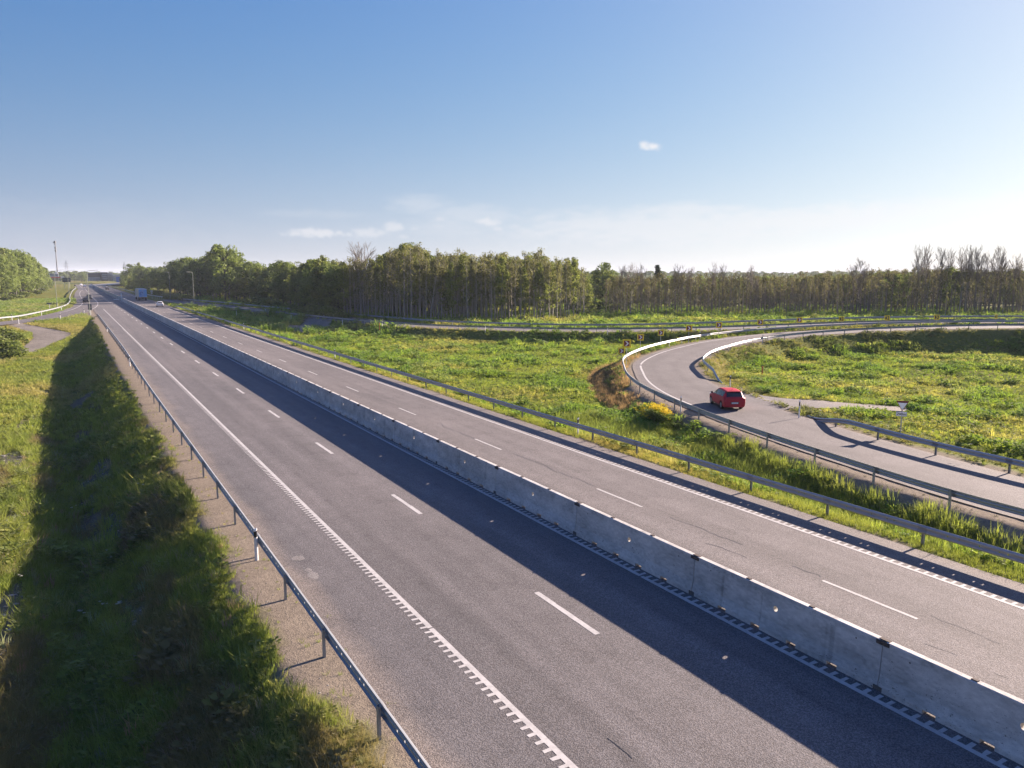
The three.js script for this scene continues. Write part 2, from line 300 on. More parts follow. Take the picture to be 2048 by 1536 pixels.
// how much grass grows at a place: 0 bare, 1 full; also names the zone
function ground(u, v) {
  if (u > 3 && u < 26.3 && v < 760) {
    if (u < 5.45) { const n = fbm(u * 1.3, v * 0.45, 4), e = v < 18 ? lerp(4.9, 4.15, smooth(13.5, 17.5, v)) : 4.15; return ['gravel', smooth(-0.1, 0.5, e - u + (n - 0.5) * 1.7) * (v > 195 ? 0 : 1)]; }
    if (u > 25.1) return ['verge', smooth(25.2, 25.55, u + (fbm(u, v * 0.6, 3) - 0.5) * 0.9)];
    return ['road', 0];
  }
  for (const r of ROADS) {
    const [d] = road(r, u, v);
    if (d < r.half) return ['road', 0];
    if (d < r.half + 3.2) {
      const n = fbm(u * 0.7 + 3, v * 0.7, 4), outer = r === ROADS[0] && (u < 60 && v < 62 && !inside(loopInside, u, v));
      const w = r.half + (outer ? (v < 52 ? 1.7 : 0.9) : 0.7) + (n - 0.5) * 1.0;
      if (d < w + 0.5) return ['gravel', smooth(w - 0.4, w + 0.5, d)];
    }
  }
  if (onTrack(u, v)) return ['track', 0];
  if (u < 12 && v > 120 && v < 520 && inside(sideArea, u, v)) return ['road', 0];
  if (u < 3 && u > -9 && v < 90) {   // stony patches in the ditch
    const n = fbm(u * 0.42 + 31, v * 0.16 + 4, 4), k = u > -0.4 && u < 1.6 ? 0.55 : u < -2.2 && u > -4.2 ? 0.6 : 0.68;
    if (n > k) return ['scree', 1 - 0.85 * smooth(k, k + 0.1, n)];
  }
  return ['grass', 1];
}

// ---------------------------------------------------------------- the ground: one sheet out to the horizon
{
  const lines = (steps) => { const o = []; let x = steps[0]; for (let k = 1; k < steps.length; k += 2) { while (x < steps[k + 1] - 1e-6) { o.push(x); x += steps[k]; } x = steps[k + 1]; } o.push(x); return o; };
  const far = (o, to, dir) => { let x = o[dir > 0 ? o.length - 1 : 0], s = 6; const e = []; while (dir * (to - x) > 0) { x += dir * s; s *= 1.35; e.push(x); } return dir > 0 ? [...o, ...e] : [...e.reverse(), ...o]; };
  const us = far(far(lines([-60, 2, -20, 0.6, -6, 0.35, 6, 1.2, 25, 0.45, 62, 0.75, 140, 2.5, 230]), 5200, 1), -3200, -1);
  const vs = far(far(lines([-44, 3, 4, 0.45, 60, 0.75, 128, 2, 340]), 6500, 1), -400, -1);
  const pos = [], uv = [], col = [], idx = [], n = us.length;
  for (const v of vs) for (const u of us) {
    pos.push(u, T(u, v), -v); uv.push(u, v);
    const [zone, g] = u > -70 && u < 240 && v > -50 && v < 350 ? ground(u, v) : ['grass', 1];
    const k = fbm(u * 0.12 + 9, v * 0.12, 3), dry = smooth(0.52, 0.72, fbm(u * 0.22 + 50, v * 0.16, 4));
    let a = zone === 'scree' ? [0.125, 0.115, 0.1] : zone === 'track' ? [0.21, 0.18, 0.14] : [0.25, 0.21, 0.16];
    const b = [lerp(0.15, 0.2, dry), lerp(0.165, 0.175, dry) + 0.04 * (k - 0.5), lerp(0.035, 0.05, dry)];
    col.push(...a.map((c, i) => lerp(c, b[i], g)));
  }
  for (let j = 1; j < vs.length; j++) for (let i = 1; i < n; i++) { const a = (j - 1) * n + i - 1, b = a + 1, c = a + n, d = c + 1; idx.push(a, b, c, b, d, c); }
  struct('ground', mesh(pos, idx, uv, col), M.ground);
}

// ---------------------------------------------------------------- the roads
const along = (a, b, step, growth = 1) => { const o = []; for (let x = a, s = step; x < b; x += s, s *= growth) o.push(x); o.push(b); return o; };
const vLines = along(-30, 720, 0.6, 1.006);
const motorway = struct('motorway', sheet(vLines.map((v) => [5.5, v]), vLines.map((v) => [25.25, v]), 150, (u, v) => 0, (u, v) => {
  const n = fbm(u * 2.2, v * 0.05, 4), m = fbm(u * 0.35 + 8, v * 0.09, 4), f = fbm(u * 3 + 2, v * 0.9, 3);
  let k = 0.92 + 0.44 * (n - 0.5) + 0.36 * (m - 0.5) + 0.16 * (f - 0.5), w = 0.03 * (m - 0.5);
  const lane = (c) => 0.1 * (Math.exp(-Math.pow((Math.abs(u - c) - 0.85) / 0.35, 2)));
  k -= 0.9 * lane(9.85) + 0.8 * lane(13.5); k -= 0.1 * Math.exp(-Math.pow((u - 9.85) / 0.3, 2)) * smooth(0.4, 0.7, m) ;
  if (u < 7.9) { k *= 0.92; k += 0.1 * (m - 0.5); w -= 0.01; }
  if (u > 16) { k *= 1.02; w += 0.02; k += 0.5 * (lane(18.3) - lane(21.7)); k -= 0.16 * Math.exp(-Math.pow((u - 20.35 - 0.25 * (m - 0.5)) / 0.14, 2)) * smooth(0.3, 0.6, f); }
  const dust = clamp(smooth(6.25, 5.55, u + (fbm(u * 2, v * 0.35 + 6, 4) - 0.5) * 1.1) + 0.85 * smooth(24.45, 25.1, u + (fbm(u * 1.7, v * 0.3, 4) - 0.5) * 0.9));
  return [lerp(k + w, 1.32, dust * 0.85), lerp(k, 1.22, dust * 0.85), lerp(k - w, 1.06, dust * 0.85)];
}), M.asphalt);
// painted lines: raised 5 mm, with rib teeth every 0.3 m
const paintGeo = (quads, y = 0.005) => { const pos = [], uv = [], idx = []; for (const q of quads) { const b = pos.length / 3; for (const [u, v, h = 0] of q) { pos.push(u, h + y, -v); uv.push(u, v); } idx.push(b, b + 1, b + 2, b, b + 2, b + 3); } return mesh(pos, idx, uv); };
const rect = (u0, u1, v0, v1) => [[u0, v0], [u1, v0], [u1, v1], [u0, v1]];
{
  const r = rng(5);
  const ribbed = (u0, u1, t0, t1, v0, v1) => {
    const q = [];
    for (let v = v0, k = 0; v < v1; v += 0.3, k++) {
      if (v > 260) { q.push(rect(u0, u1, v, Math.min(v1, v + 30))); v += 29.7; continue; }
      const gap = k % 41 === 40 ? 0.06 : 0, j = () => (r() - 0.5) * 0.022, e0 = u0 + j() * 0.25, e1 = u1 + j() * 0.25;
      q.push(rect(e0, e1, v + gap, v + 0.3));
      if (v < 150) q.push([[t0 + j(), v + 0.1 + j()], [t1, v + 0.1 + j()], [t1, v + 0.205 + j()], [t0 + j(), v + 0.2 + j()]]);
    }
    return q;
  };
  part('edge_line', paintGeo(ribbed(7.885, 8.03, 7.7, 7.885, -6, 232)), M.paint, motorway);
  part('edge_line', paintGeo(ribbed(15.22, 15.36, 15.36, 15.58, -6, 700)), M.paint, motorway);
  part('edge_line', paintGeo(ribbed(16.32, 16.46, 16.18, 16.32, -6, 700)), M.paint, motorway);
  part('edge_line', paintGeo(ribbed(23.27, 23.4, 23.4, 23.62, -6, 230)), M.paint, motorway);
  part('edge_line', paintGeo([rect(8, 8.15, 300, 690)].concat([rect(23.25, 23.42, 300, 690)])), M.paint, motorway);
  const dash = (u0, u1, v0, L) => { const q = [], n = 10; for (let k = 0; k < n; k++) q.push(rect(u0 + (r() - 0.5) * 0.012, u1 + (r() - 0.5) * 0.02, v0 + L * k / n, v0 + L * (k + 1) / n)); return paintGeo(q); };
  for (let k = -1; k < 42; k++) {
    part('lane_dash', dash(11.63, 11.8, 15.77 + 12 * k, 3.15), M.paint, motorway);
    part('lane_dash', dash(19.98, 20.1, 12.05 + 12.02 * k, 3.15), M.paint, motorway);
  }
  // the lines of the slip road that leaves to the left far ahead
  const lineBy = (px, w) => { const p = dense(px.map(([x, y]) => at(x, y, 0)), 3), a = offset(p, -w / 2), b = offset(p, w / 2); return p.slice(1).map((_, k) => [a[k], b[k], b[k + 1], a[k + 1]]); };
  part('edge_line', paintGeo(lineBy([[195.5, 606], [195.6, 609], [192, 614], [184, 618.5], [174, 622]], 0.18), 0.016), M.paint, motorway);
  part('edge_line', paintGeo(lineBy([[196, 605.5], [191, 600.5], [184.5, 594], [178, 587], [170, 578]], 0.18), 0.016), M.paint, motorway);
  part('edge_line', paintGeo(lineBy([[115, 626.5], [135, 622], [150, 617], [162, 610.5], [165, 606]], 0.18), 0.016), M.paint, motorway);
  part('edge_line', paintGeo(lineBy([[163, 597], [159.5, 588], [161, 583], [166, 579.5]], 0.18), 0.016), M.paint, motorway);
  // pale scuffs on the shoulder
  for (const [x, y, a, b] of [[597, 1116, 0.2, 0.28], [628, 1151, 0.16, 0.34], [617, 1140, 0.1, 0.2]]) { const [u, v] = at(x, y, 0), q = []; for (let k = 0; k < 10; k++) { const t = k / 10 * 6.283, e = (k + 1) / 10 * 6.283, f = (w) => a * (0.7 + 0.5 * noise(Math.cos(w) * 2 + x, Math.sin(w) * 2 + y)), g = (w) => b * (0.7 + 0.5 * noise(Math.cos(w) * 2 + y, Math.sin(w) * 2 + x)); q.push([[u, v], [u + f(e) * Math.cos(e), v + g(e) * Math.sin(e)], [u + f(t) * Math.cos(t), v + g(t) * Math.sin(t)], [u, v]]); } part('scuff', paintGeo(q, 0.003), M.scuff, motorway); }
  // cracks and a repaired seam on the right carriageway
  for (const [v0, v1, u0] of [[8, 12, 20.55], [15.4, 24, 20.2], [27.6, 36, 20.15], [39.3, 47, 20.1], [16.5, 19.5, 19.35], [9, 11, 18.9], [9, 11.8, 9.1]]) {
    const q = []; let p = [u0, v0];
    for (let v = v0; v < v1; v += 0.16) { const n = [u0 + (fbm(v * 0.9 + u0, u0, 3) - 0.5) * 0.5, v + 0.16], w = 0.006 + 0.009 * fbm(v * 2, 3, 2); if (fbm(v * 0.7, u0 * 3, 2) > 0.42) q.push([[p[0] - w, p[1]], [p[0] + w, p[1]], [n[0] + w, n[1]], [n[0] - w, n[1]]]); p = n; }
    part('crack', paintGeo(q, 0.004), M.black, motorway);
  }
}
{
  const o = offset(rampOuter, 1.02), i = offset(rampOuter, 7.35);
  const tint = (base) => (u, v, s) => { const n = fbm(u * 0.5 + 4, v * 0.5, 4), m = fbm(u * 0.13, v * 0.13 + 3, 3); let k = base + 0.3 * (n - 0.5) + 0.24 * (m - 0.5); const e = Math.abs(s - 0.5) * 2; k -= 0.12 * Math.exp(-Math.pow((e - 0.35) / 0.12, 2)); const d = smooth(0.86, 1, e + (n - 0.5) * 0.15) * 0.6; return [lerp(k + 0.015, 1.35, d), lerp(k, 1.22, d), lerp(k - 0.012, 1.0, d)]; };
  const ramp = struct('ramp_road', sheet(o, i, 26, (u, v) => rampLevel(u, v) + 0.004, tint(0.84)), M.asphalt);
  const w = 0.16, band = (line, d0, d1, a, b, lvl) => { const A = offset(line, d0), B = offset(line, d1), q = []; for (let k = a; k < b; k++) q.push([[...A[k], lvl(...A[k])], [...B[k], lvl(...B[k])], [...B[k + 1], lvl(...B[k + 1])], [...A[k + 1], lvl(...A[k + 1])]]); return paintGeo(q, 0.011); };
  const near = (u, v) => { let b = 0, m = 1e9; rampOuter.forEach((p, k) => { const d = Math.hypot(p[0] - u, p[1] - v); if (d < m) { m = d; b = k; } }); return b; };
  const g1 = near(37, 42), g2 = near(36.4, 40), g3 = near(49.8, 63.6);
  part('edge_line', band(rampOuter, 1.75, 1.93, 2, g2 - 1, rampLevel), M.paint, ramp);
  part('edge_line', band(rampOuter, 1.78, 1.96, g1, g3, rampLevel), M.paint, ramp);
  part('edge_line', band(rampOuter, 1.78, 1.96, g3 + 1, rampOuter.length - 3, rampLevel), M.paint, ramp);
  const farRoad = struct('far_ramp_road', sheet(offset(farNear, -8.4), offset(farNear, -1), 10, (u, v) => farLevel(u, v) + 0.004, tint(0.84)), M.asphalt);
  part('edge_line', band(farNear, -1.75, -1.6, 2, farNear.length - 3, farLevel), M.paint, farRoad);
  struct('slip_road', sheet(resample(sideFar, 60), resample(sideNear, 60), 12, () => 0.01, tint(0.88)), M.asphalt);
  const dirt = (t, n) => { const g = sheet(resample(t.L, 30), resample(t.R, 30), 12, (u, v) => T(u, v, false) + 0.05, (u, v, s) => { const k = 0.8 + 0.5 * (fbm(u * 0.6, v * 0.4, 4) - 0.5), e = Math.abs(s - 0.5) * 2; return [k, k, k].map((c, i) => lerp(c, c * [0.8, 0.8, 0.75][i], smooth(0.75, 1, e))); }); return struct(n, g, M.gravel); };
  dirt(trackLeft, 'gravel_track'); dirt(trackFar, 'gravel_track');
  struct('side_road', sheet(resample(trackRight.L, 30), resample(trackRight.R, 30), 12, (u, v) => T(u, v, false) + 0.055, (u, v) => { const k = 0.84 + 0.5 * (fbm(u * 0.6, v * 0.6, 4) - 0.5), d = smooth(48.5, 51, u + 3 * (fbm(u, v, 3) - 0.5)) * 0.8; return [lerp(k, 1.15, d), lerp(k, 1.05, d), lerp(k, 0.9, d)]; }), M.asphalt);
  // standing water in the bottom of the left ditch
  const water = []; for (let v = 22; v < 52; v += 1) water.push(v);
  struct('ditch_water', sheet(water.map((v) => [-1.5, v]), water.map((v) => [0.1, v]), 2, () => -2.83), M.water);
}

// ---------------------------------------------------------------- guardrails: a W beam on steel posts every 4 m
const slotted = (() => {   // the beam's slots, real openings cut by the alpha test
  const d = new Uint8Array(1024 * 32 * 4).fill(255);
  for (const x of [1.1, 1.38, 2.02, 2.7, 3.1]) for (let j = 14; j < 18; j++) for (let i = 0; i < 1024; i++) if (Math.abs(i / 256 - x) < 0.022) d.fill(0, (j * 1024 + i) * 4, (j * 1024 + i) * 4 + 3);
  const t = new THREE.DataTexture(d, 1024, 32); t.magFilter = THREE.LinearFilter; t.wrapS = t.wrapT = THREE.RepeatWrapping; t.repeat.set(0.25, 1); t.needsUpdate = true; return t;
})();
M.beam = std(0.26, 0.275, 0.29, 0.42, { metalness: 0.35, alphaMap: slotted, alphaTest: 0.5, side: THREE.DoubleSide });
M.beamFar = std(0.34, 0.355, 0.37, 0.42, { metalness: 0.35, side: THREE.DoubleSide });
M.splice = std(0.22, 0.23, 0.24, 0.5, { metalness: 0.35, side: THREE.DoubleSide });
const PROFILE = [[0.0, 0.75], [0.055, 0.735], [0.082, 0.69], [0.07, 0.655], [0.012, 0.622], [0.012, 0.578], [0.07, 0.545], [0.082, 0.51], [0.055, 0.465], [0.0, 0.45]];
const postGeo = (() => { const s = new THREE.Shape(); s.moveTo(-0.03, -0.05); s.lineTo(0.03, -0.05); s.lineTo(0.03, -0.044); s.lineTo(-0.024, -0.044); s.lineTo(-0.024, 0.044); s.lineTo(0.03, 0.044); s.lineTo(0.03, 0.05); s.lineTo(-0.03, 0.05); s.closePath(); return new THREE.ExtrudeGeometry(s, { depth: 1.25, bevelEnabled: false }).rotateX(-Math.PI / 2).translate(0, -0.55, 0); })();
const slimPost = box(0.055, 1.25, 0.1, 0, 0.075, 0);
const spliceGeo = (() => { const pos = [], idx = []; for (const z of [-0.17, 0.17]) for (const [d, y] of PROFILE) pos.push(d + 0.006, y, z); const n = PROFILE.length; for (let j = 1; j < n; j++) idx.push(j - 1, j, n + j - 1, j, n + j, n + j - 1); const back = mesh(pos.map((c, i) => (i % 3 === 0 ? c - 0.012 : c)), idx), bolts = []; for (const y of [0.7, 0.6, 0.5]) for (const z of [-0.11, 0.11]) bolts.push(box(0.03, 0.03, 0.03, 0.012, y, z)); return merge([mesh(pos, idx), back, ...bolts]); })();
// line: dense points under the beam; face: +1 when the traffic is to the right of the line's direction; ends: metres over which each end dips into the ground
function guardrail(label, line, face, level, { first = 2, step = 4, dip = [0, 0], slots = false, category = 'guardrail', group = null } = {}) {
  const o = thing('guardrail', label, category, [0, 0, 0], 0, group);
  const t = tangents(line), pos = [], uv = [], idx = [], run = [0];
  for (let k = 1; k < line.length; k++) run.push(run[k - 1] + Math.hypot(line[k][0] - line[k - 1][0], line[k][1] - line[k - 1][1]));
  const L = run[run.length - 1], drop = (s) => -0.72 * (1 - smooth(0, 1, dip[0] ? s / dip[0] : 1)) - 0.72 * (1 - smooth(0, 1, dip[1] ? (L - s) / dip[1] : 1));
  const n = PROFILE.length;
  line.forEach(([u, v], k) => {
    const nx = t[k][1] * face, ny = -t[k][0] * face, h = level(u, v) + drop(run[k]);
    PROFILE.forEach(([d, z], j) => { pos.push(u + nx * d, h + z, -(v + ny * d)); uv.push(run[k], j / (n - 1)); });
    if (k) for (let j = 1; j < n; j++) { const a = (k - 1) * n + j - 1, b = a + 1, c = a + n, e = c + 1; face > 0 ? idx.push(a, b, c, b, e, c) : idx.push(a, c, b, b, c, e); }
  });
  const B = pos.length / 3;   // the sheet's rolled top and bottom edges
  line.forEach(([u, v], k) => { const nx = t[k][1] * face, ny = -t[k][0] * face, h = level(u, v) + drop(run[k]); for (const [d, z] of [[-0.004, 0.728], [-0.004, 0.75], [0.0, 0.75]]) { pos.push(u + nx * d, h + z + 0.001, -(v + ny * d)); uv.push(run[k], 0); } if (k) for (let j = 1; j < 3; j++) { const a = B + (k - 1) * 3 + j - 1, b = a + 1, c = a + 3, e = c + 1; idx.push(a, b, c, b, e, c); } });
  part('beam', mesh(pos, idx, uv), slots ? M.beam : M.beamFar, o);
  let k = 0;
  for (let s = first; s < L - 0.3; s += step) {
    while (k < run.length - 2 && run[k + 1] < s) k++;
    const q = (s - run[k]) / (run[k + 1] - run[k] || 1), u = lerp(line[k][0], line[k + 1][0], q), v = lerp(line[k][1], line[k + 1][1], q), d = drop(s);
    if (d < -0.6) continue;
    if (depthOf(u, v) < 48 && d > -0.05) { const q2 = part('splice', spliceGeo, M.splice, o); q2.position.set(u, level(u, v) + d, -v); q2.rotation.y = Math.atan2(t[k][0], t[k][1]) * -1 + (face > 0 ? 0 : Math.PI); }
    const p = part('post', depthOf(u, v) < 70 ? postGeo : slimPost, M.oldSteel, o);
    p.position.set(u - t[k][1] * face * 0.05, level(u, v) + d * 0.9, -(v + t[k][0] * face * 0.05));
    p.rotation.y = Math.atan2(t[k][0], t[k][1]) * -1 + (face > 0 ? 0 : Math.PI);
  }
  return o;
}
const straight = (u0, v0, u1, v1, step = 1) => { const n = Math.round(Math.hypot(u1 - u0, v1 - v0) / step), o = []; for (let k = 0; k <= n; k++) o.push([lerp(u0, u1, k / n), lerp(v0, v1, k / n)]); return o; };
guardrail('long steel guardrail along the left edge of the motorway, beside the shaded ditch', straight(5.05, -9.7, 5.05, 196).map(([u, v]) => [u + 0.3 * smooth(60, 110, v), v]), 1, () => 0, { first: 0, slots: true, dip: [0, 6] });
guardrail('long steel guardrail between the right motorway carriageway and the grass', straight(25.78, -0.45, 25.6, 236), -1, () => 0, { first: 0, slots: true, dip: [0, 10] });
const nearest = (line, u, v) => { let b = 0, m = 1e9; line.forEach((p, k) => { const d = Math.hypot(p[0] - u, p[1] - v); if (d < m) { m = d; b = k; } }); return b; };
guardrail('curving steel guardrail round the outside of the ramp with the red car', dense(rampOuter.slice(nearest(rampOuter, 30.3, -20)), 0.5), 1, rampLevel, { first: 1.7 });
const rampInner = offset(rampOuter, 8.25), rampInnerNear = offset(rampOuter, 7.9);
{
  const a = nearest(rampInner, 49.4, 50.3), line = dense(rampInner.slice(nearest(rampInner, 48.6, 49.6), rampInner.length - 4).filter((_, k) => k % 3 === 0), 0.5);
  guardrail('steel guardrail on the inside of the ramp bend, gleaming behind the red car', line, -1, rampLevel, { first: 0.5, dip: [5, 0] });
  guardrail('steel guardrail on the far side of the near ramp, in front of the yield sign', dense([[43.1, 34.6], [41.9, 32.3], [40.6, 29], [39.5, 24], [38.9, 19], [38.5, 10], [38.4, 0], [38.4, -14]], 0.5).reverse(), -1, () => 0, { first: 1.5, dip: [0, 6] });
}
guardrail('guardrail on the near edge of the far ramp, running in front of the forest', farNear.slice(nearest(farNear, 33.5, 236)), -1, farLevel, { first: 1, dip: [5, 0] });
guardrail('guardrail at the foot of the forest along the far edge of the far ramp', dense([[25.9, 640], [26.2, 520], [26.9, 420], [28.5, 350], [32.5, 300], ...offset(farNear, -9.4).slice(nearest(farNear, 33.5, 248)).filter((_, k) => k % 5 === 0)], 2), 1, (u, v) => (v > 230 ? 0 : farLevel(u, v)), { first: 1 });
guardrail('pale sunlit guardrail curving along the far side of the slip road at the left', dense(sideFar.map(([u, v]) => [u - 1.3, v + 0.6]), 2), 1, () => 0, { first: 1 });

// ---------------------------------------------------------------- the concrete barrier in the middle: linked elements of 6.2 m
{
  const PITCH_B = 6.2, LEN = 6.18, half = (y) => (y < 0.12 ? 0.195 : y < 0.38 ? lerp(0.19, 0.135, (y - 0.12) / 0.26) : lerp(0.135, 0.086, (y - 0.38) / 0.82));
  const prof = [0, 0.12, 0.38, 0.8, 1.185, 1.2], s = new THREE.Shape();
  prof.forEach((y, k) => { const x = half(y) - (k === prof.length - 1 ? 0.014 : 0); k ? s.lineTo(x, y) : s.moveTo(x, y); });
  [...prof].reverse().forEach((y, k) => s.lineTo(-half(y) + (k === 0 ? 0.014 : 0), y));
  s.closePath();
  const ev = new Evaluator(); ev.attributes = ['position', 'normal', 'uv'];
  let body = new Brush(new THREE.ExtrudeGeometry(s, { depth: LEN, bevelEnabled: false }).translate(0, 0, -LEN / 2));
  const cuts = [];
  for (const z of [-LEN / 2 + 1.24, -LEN / 2 + 2.48, LEN / 2 - 2.48, LEN / 2 - 1.24]) cuts.push(box(0.6, 0.2, 0.3, 0, 0, z));
  cuts.push(box(0.6, 0.24, 0.22, 0, 0, LEN / 2), box(0.6, 0.24, 0.22, 0, 0, -LEN / 2));
  cuts.push(new THREE.CylinderGeometry(0.075, 0.075, 1, 14).rotateZ(Math.PI / 2).translate(0, 0.76, 0));
  for (const sgn of [-1, 1]) cuts.push(box(0.5, 0.14, 0.16, 0, 1.15, sgn * LEN / 2));
  for (const g of cuts) { const c = new Brush(g); c.updateMatrixWorld(); body.updateMatrixWorld(); body = ev.evaluate(body, c, SUBTRACTION); }
  const g = body.geometry, p = g.attributes.position, nn = g.attributes.normal, uv = new Float32Array(p.count * 2);
  for (let i = 0; i < p.count; i++) { uv[i * 2] = p.getZ(i) + 3; uv[i * 2 + 1] = Math.abs(nn.getX(i)) > 0.5 ? p.getY(i) + (p.getX(i) > 0 ? 1.5 : 0) : p.getX(i) + 2.4; }
  g.setAttribute('uv', new THREE.BufferAttribute(uv, 2)); g.clearGroups();
  const lug = [rbox(0.1, 0.05, 0.14, 0.012, 0, 1.2, 1.05), rbox(0.1, 0.05, 0.14, 0.012, 0, 1.2, -1.05)].reduce((a, b) => merge([a, b]));
  const plate = merge([box(0.2, 0.1, 0.34, 0, 1.14, 0), box(0.23, 0.07, 0.1, 0, 1.14, 0.09), box(0.23, 0.07, 0.1, 0, 1.14, -0.09), box(0.1, 0.025, 0.26, 0, 1.2, 0)]);
  const filler = box(0.1, 1.12, 0.05, 0, 0.56, 0);
  const foot = box(0.36, 0.1, 0.34, 0, 0.05, 0);
  const spot = new THREE.CylinderGeometry(0.022, 0.022, 0.004, 8).rotateZ(Math.PI / 2);
  const r = rng(77);
  const run = (label, v0, count, group) => {
    const o = thing('concrete_barrier', label, 'barrier', [15.87, 0, 0]);
    for (let k = 0; k < count; k++) {
      const v = v0 + PITCH_B * k, m = part('barrier_element', g, M.concrete[Math.floor(r() * 4)], o);
      m.position.set((r() - 0.5) * 0.012, 0, -(v + PITCH_B / 2)); m.rotation.y = (r() - 0.5) * 0.002; if (r() < 0.5) m.rotation.y += Math.PI;
      if (v < 110) {
        part('lifting_lug', lug, M.rust, m);
        if (v < 60) for (const z of [-0.75, 0.75]) for (const sx of [-1, 1]) { const q = part('bolt_hole', spot, M.darkConcrete, m); q.position.set(sx * 0.103, 0.98, LEN / 2 * Math.sign(z) - z * 0.9); }
        const c = part('coupling', plate, M.rust, o); c.position.set(0, 0, -v);
        const j = part('joint_filler', filler, M.darkConcrete, o); j.position.set(0, 0, -v);
        if (v < 70) { const f = part('joint_pad', foot, M.darkConcrete, o); f.position.set(0, 0, -v); }
      }
    }
    return o;
  };
  run('long row of linked grey concrete barrier elements between the carriageways, foreground to gap', 4.05 - 6.2 * 2, 49);
  run('farther row of concrete barrier elements between the carriageways, beyond the gap', 302, 62);
  const o = thing('barrier_gate', 'white post of the open gap in the concrete barrier', 'post', [15.9, 0, 297.2]);
  part('post', rbox(0.3, 2.6, 0.3, 0.03, 0, 1.3, 0), M.white, o); part('arm', rbox(1.6, 0.25, 0.25, 0.03, -1.6, 0.5, 0), M.white, o);
}

// ---------------------------------------------------------------- delineators
{
  const s = new THREE.Shape(); s.moveTo(-0.06, 0.025); s.lineTo(0.06, 0.025); s.lineTo(0.045, -0.02); s.lineTo(0.015, -0.035); s.lineTo(-0.015, -0.035); s.lineTo(-0.045, -0.02); s.closePath();
  const prism = (y0, y1, grow, lean) => { const g = new THREE.ExtrudeGeometry(s, { depth: 1, bevelEnabled: false }).rotateX(-Math.PI / 2), p = g.attributes.position; for (let i = 0; i < p.count; i++) { const t = p.getY(i), x = p.getX(i) * grow, z = p.getZ(i) * grow; p.setXYZ(i, x, lerp(y0, y1, t) + lean * x, z); } g.computeVertexNormals(); return g; };
  const post = merge([prism(-0.3, 0.78, 1, 0.0), prism(0.98, 1.06, 1, 0.55)]), band = prism(0.77, 0.985, 1.005, 0.25), refl = rbox(0.05, 0.15, 0.01, 0.004, 0, 0.88, -0.041);
  const proto = thing('delineator', 'white roadside delineator post with a black band beside the left guardrail, nearest to the viewer', 'delineator', [4.93, 0, 26], 0, 'white delineator posts beside the roads');
  part('post', post, M.white, proto); const b = part('black_band', band, M.black, proto); part('reflector', refl, M.signWhite, b);
  const put = (label, [u, h, v], turn = 0, scale = 1) => { const c = copyOf(proto, label); c.position.set(u, h, -v); c.rotation.y = turn; c.scale.set(1, scale, 1); return c; };
  put('white delineator at the left guardrail, second one along it', [5.08, 0, 89]);
  put('white delineator at the left guardrail, third one along it', [5.2, 0, 143]);
  put('white delineator rising behind the right motorway guardrail, nearest one there', [26.05, -0.08, 37.4]);
  put('white delineator behind the right motorway guardrail, second one along it', [26.0, -0.08, 86]);
  put('white delineator behind the right motorway guardrail, third one along it', [25.9, -0.08, 138]);
  put('white delineator at the outer ramp guardrail, left of the red car', [36.55, 0, 40.0], 0.3);
  { const [u, v] = at(1460, 777); put('white delineator with a black band standing right behind the red car', [u, T(u, v, false), v], 0.2, 1.05); }
  { const [u, v] = at(1598, 836); put('white delineator at the mouth of the side road, left of the yield sign', [u, 0, v], 0.2, 1.1); }
  { const [u, v] = at(1400, 677, 0.5); put('white delineator on the outer guardrail, below the sixth chevron sign', [u, rampLevel(u, v), v], 1.2); }
  { const p = rampInner[nearest(rampInner, 80, 71)]; put('white delineator on the inner guardrail of the ramp bend', [p[0], rampLevel(...p), p[1]], 1.3); }
  const spots = [[473, 628, 'leftmost one on the near edge of the far ramp'], [531, 622.5, 'on the far side of the far ramp, leftmost of those there'], [582.5, 636.5, 'at the left corner of the gravel track in the meadow'], [648, 634, 'on the far side of the far ramp, behind the gravel track'], [685, 646, 'at the right corner of the gravel track in the meadow'], [764.6, 650, 'on the far ramp beside the orange stake'], [970.6, 661, 'on the far ramp in front of the grey-trunked wood'], [1215, 665, 'on the far ramp, left of the first chevron sign'], [1492, 661, 'on the far ramp behind the ramp bend'], [1655, 661, 'on the far ramp between two small chevron signs at the right']];
  for (const [x, y, where] of spots) { const [u, v] = at(x, y, 0.1); put('white delineator ' + where, [u, Math.max(0.02, farLevel(u, v) - 0.1), v], 0.8); }
  for (const [x, y, where] of [[37.5, 647, 'at the corner of the left gravel track'], [121, 639.5, 'on the near edge of the slip road, beside the left gravel track'], [168.5, 628, 'on the near edge of the slip road by the street lamp'], [123, 621, 'before the curved pale guardrail, right one'], [83, 631, 'before the curved pale guardrail, middle one'], [24, 641, 'before the curved pale guardrail, left one']]) { const [u, v] = at(x, y, 0); put('slender white delineator ' + where, [u, 0, v], 0, 1.2); }
}

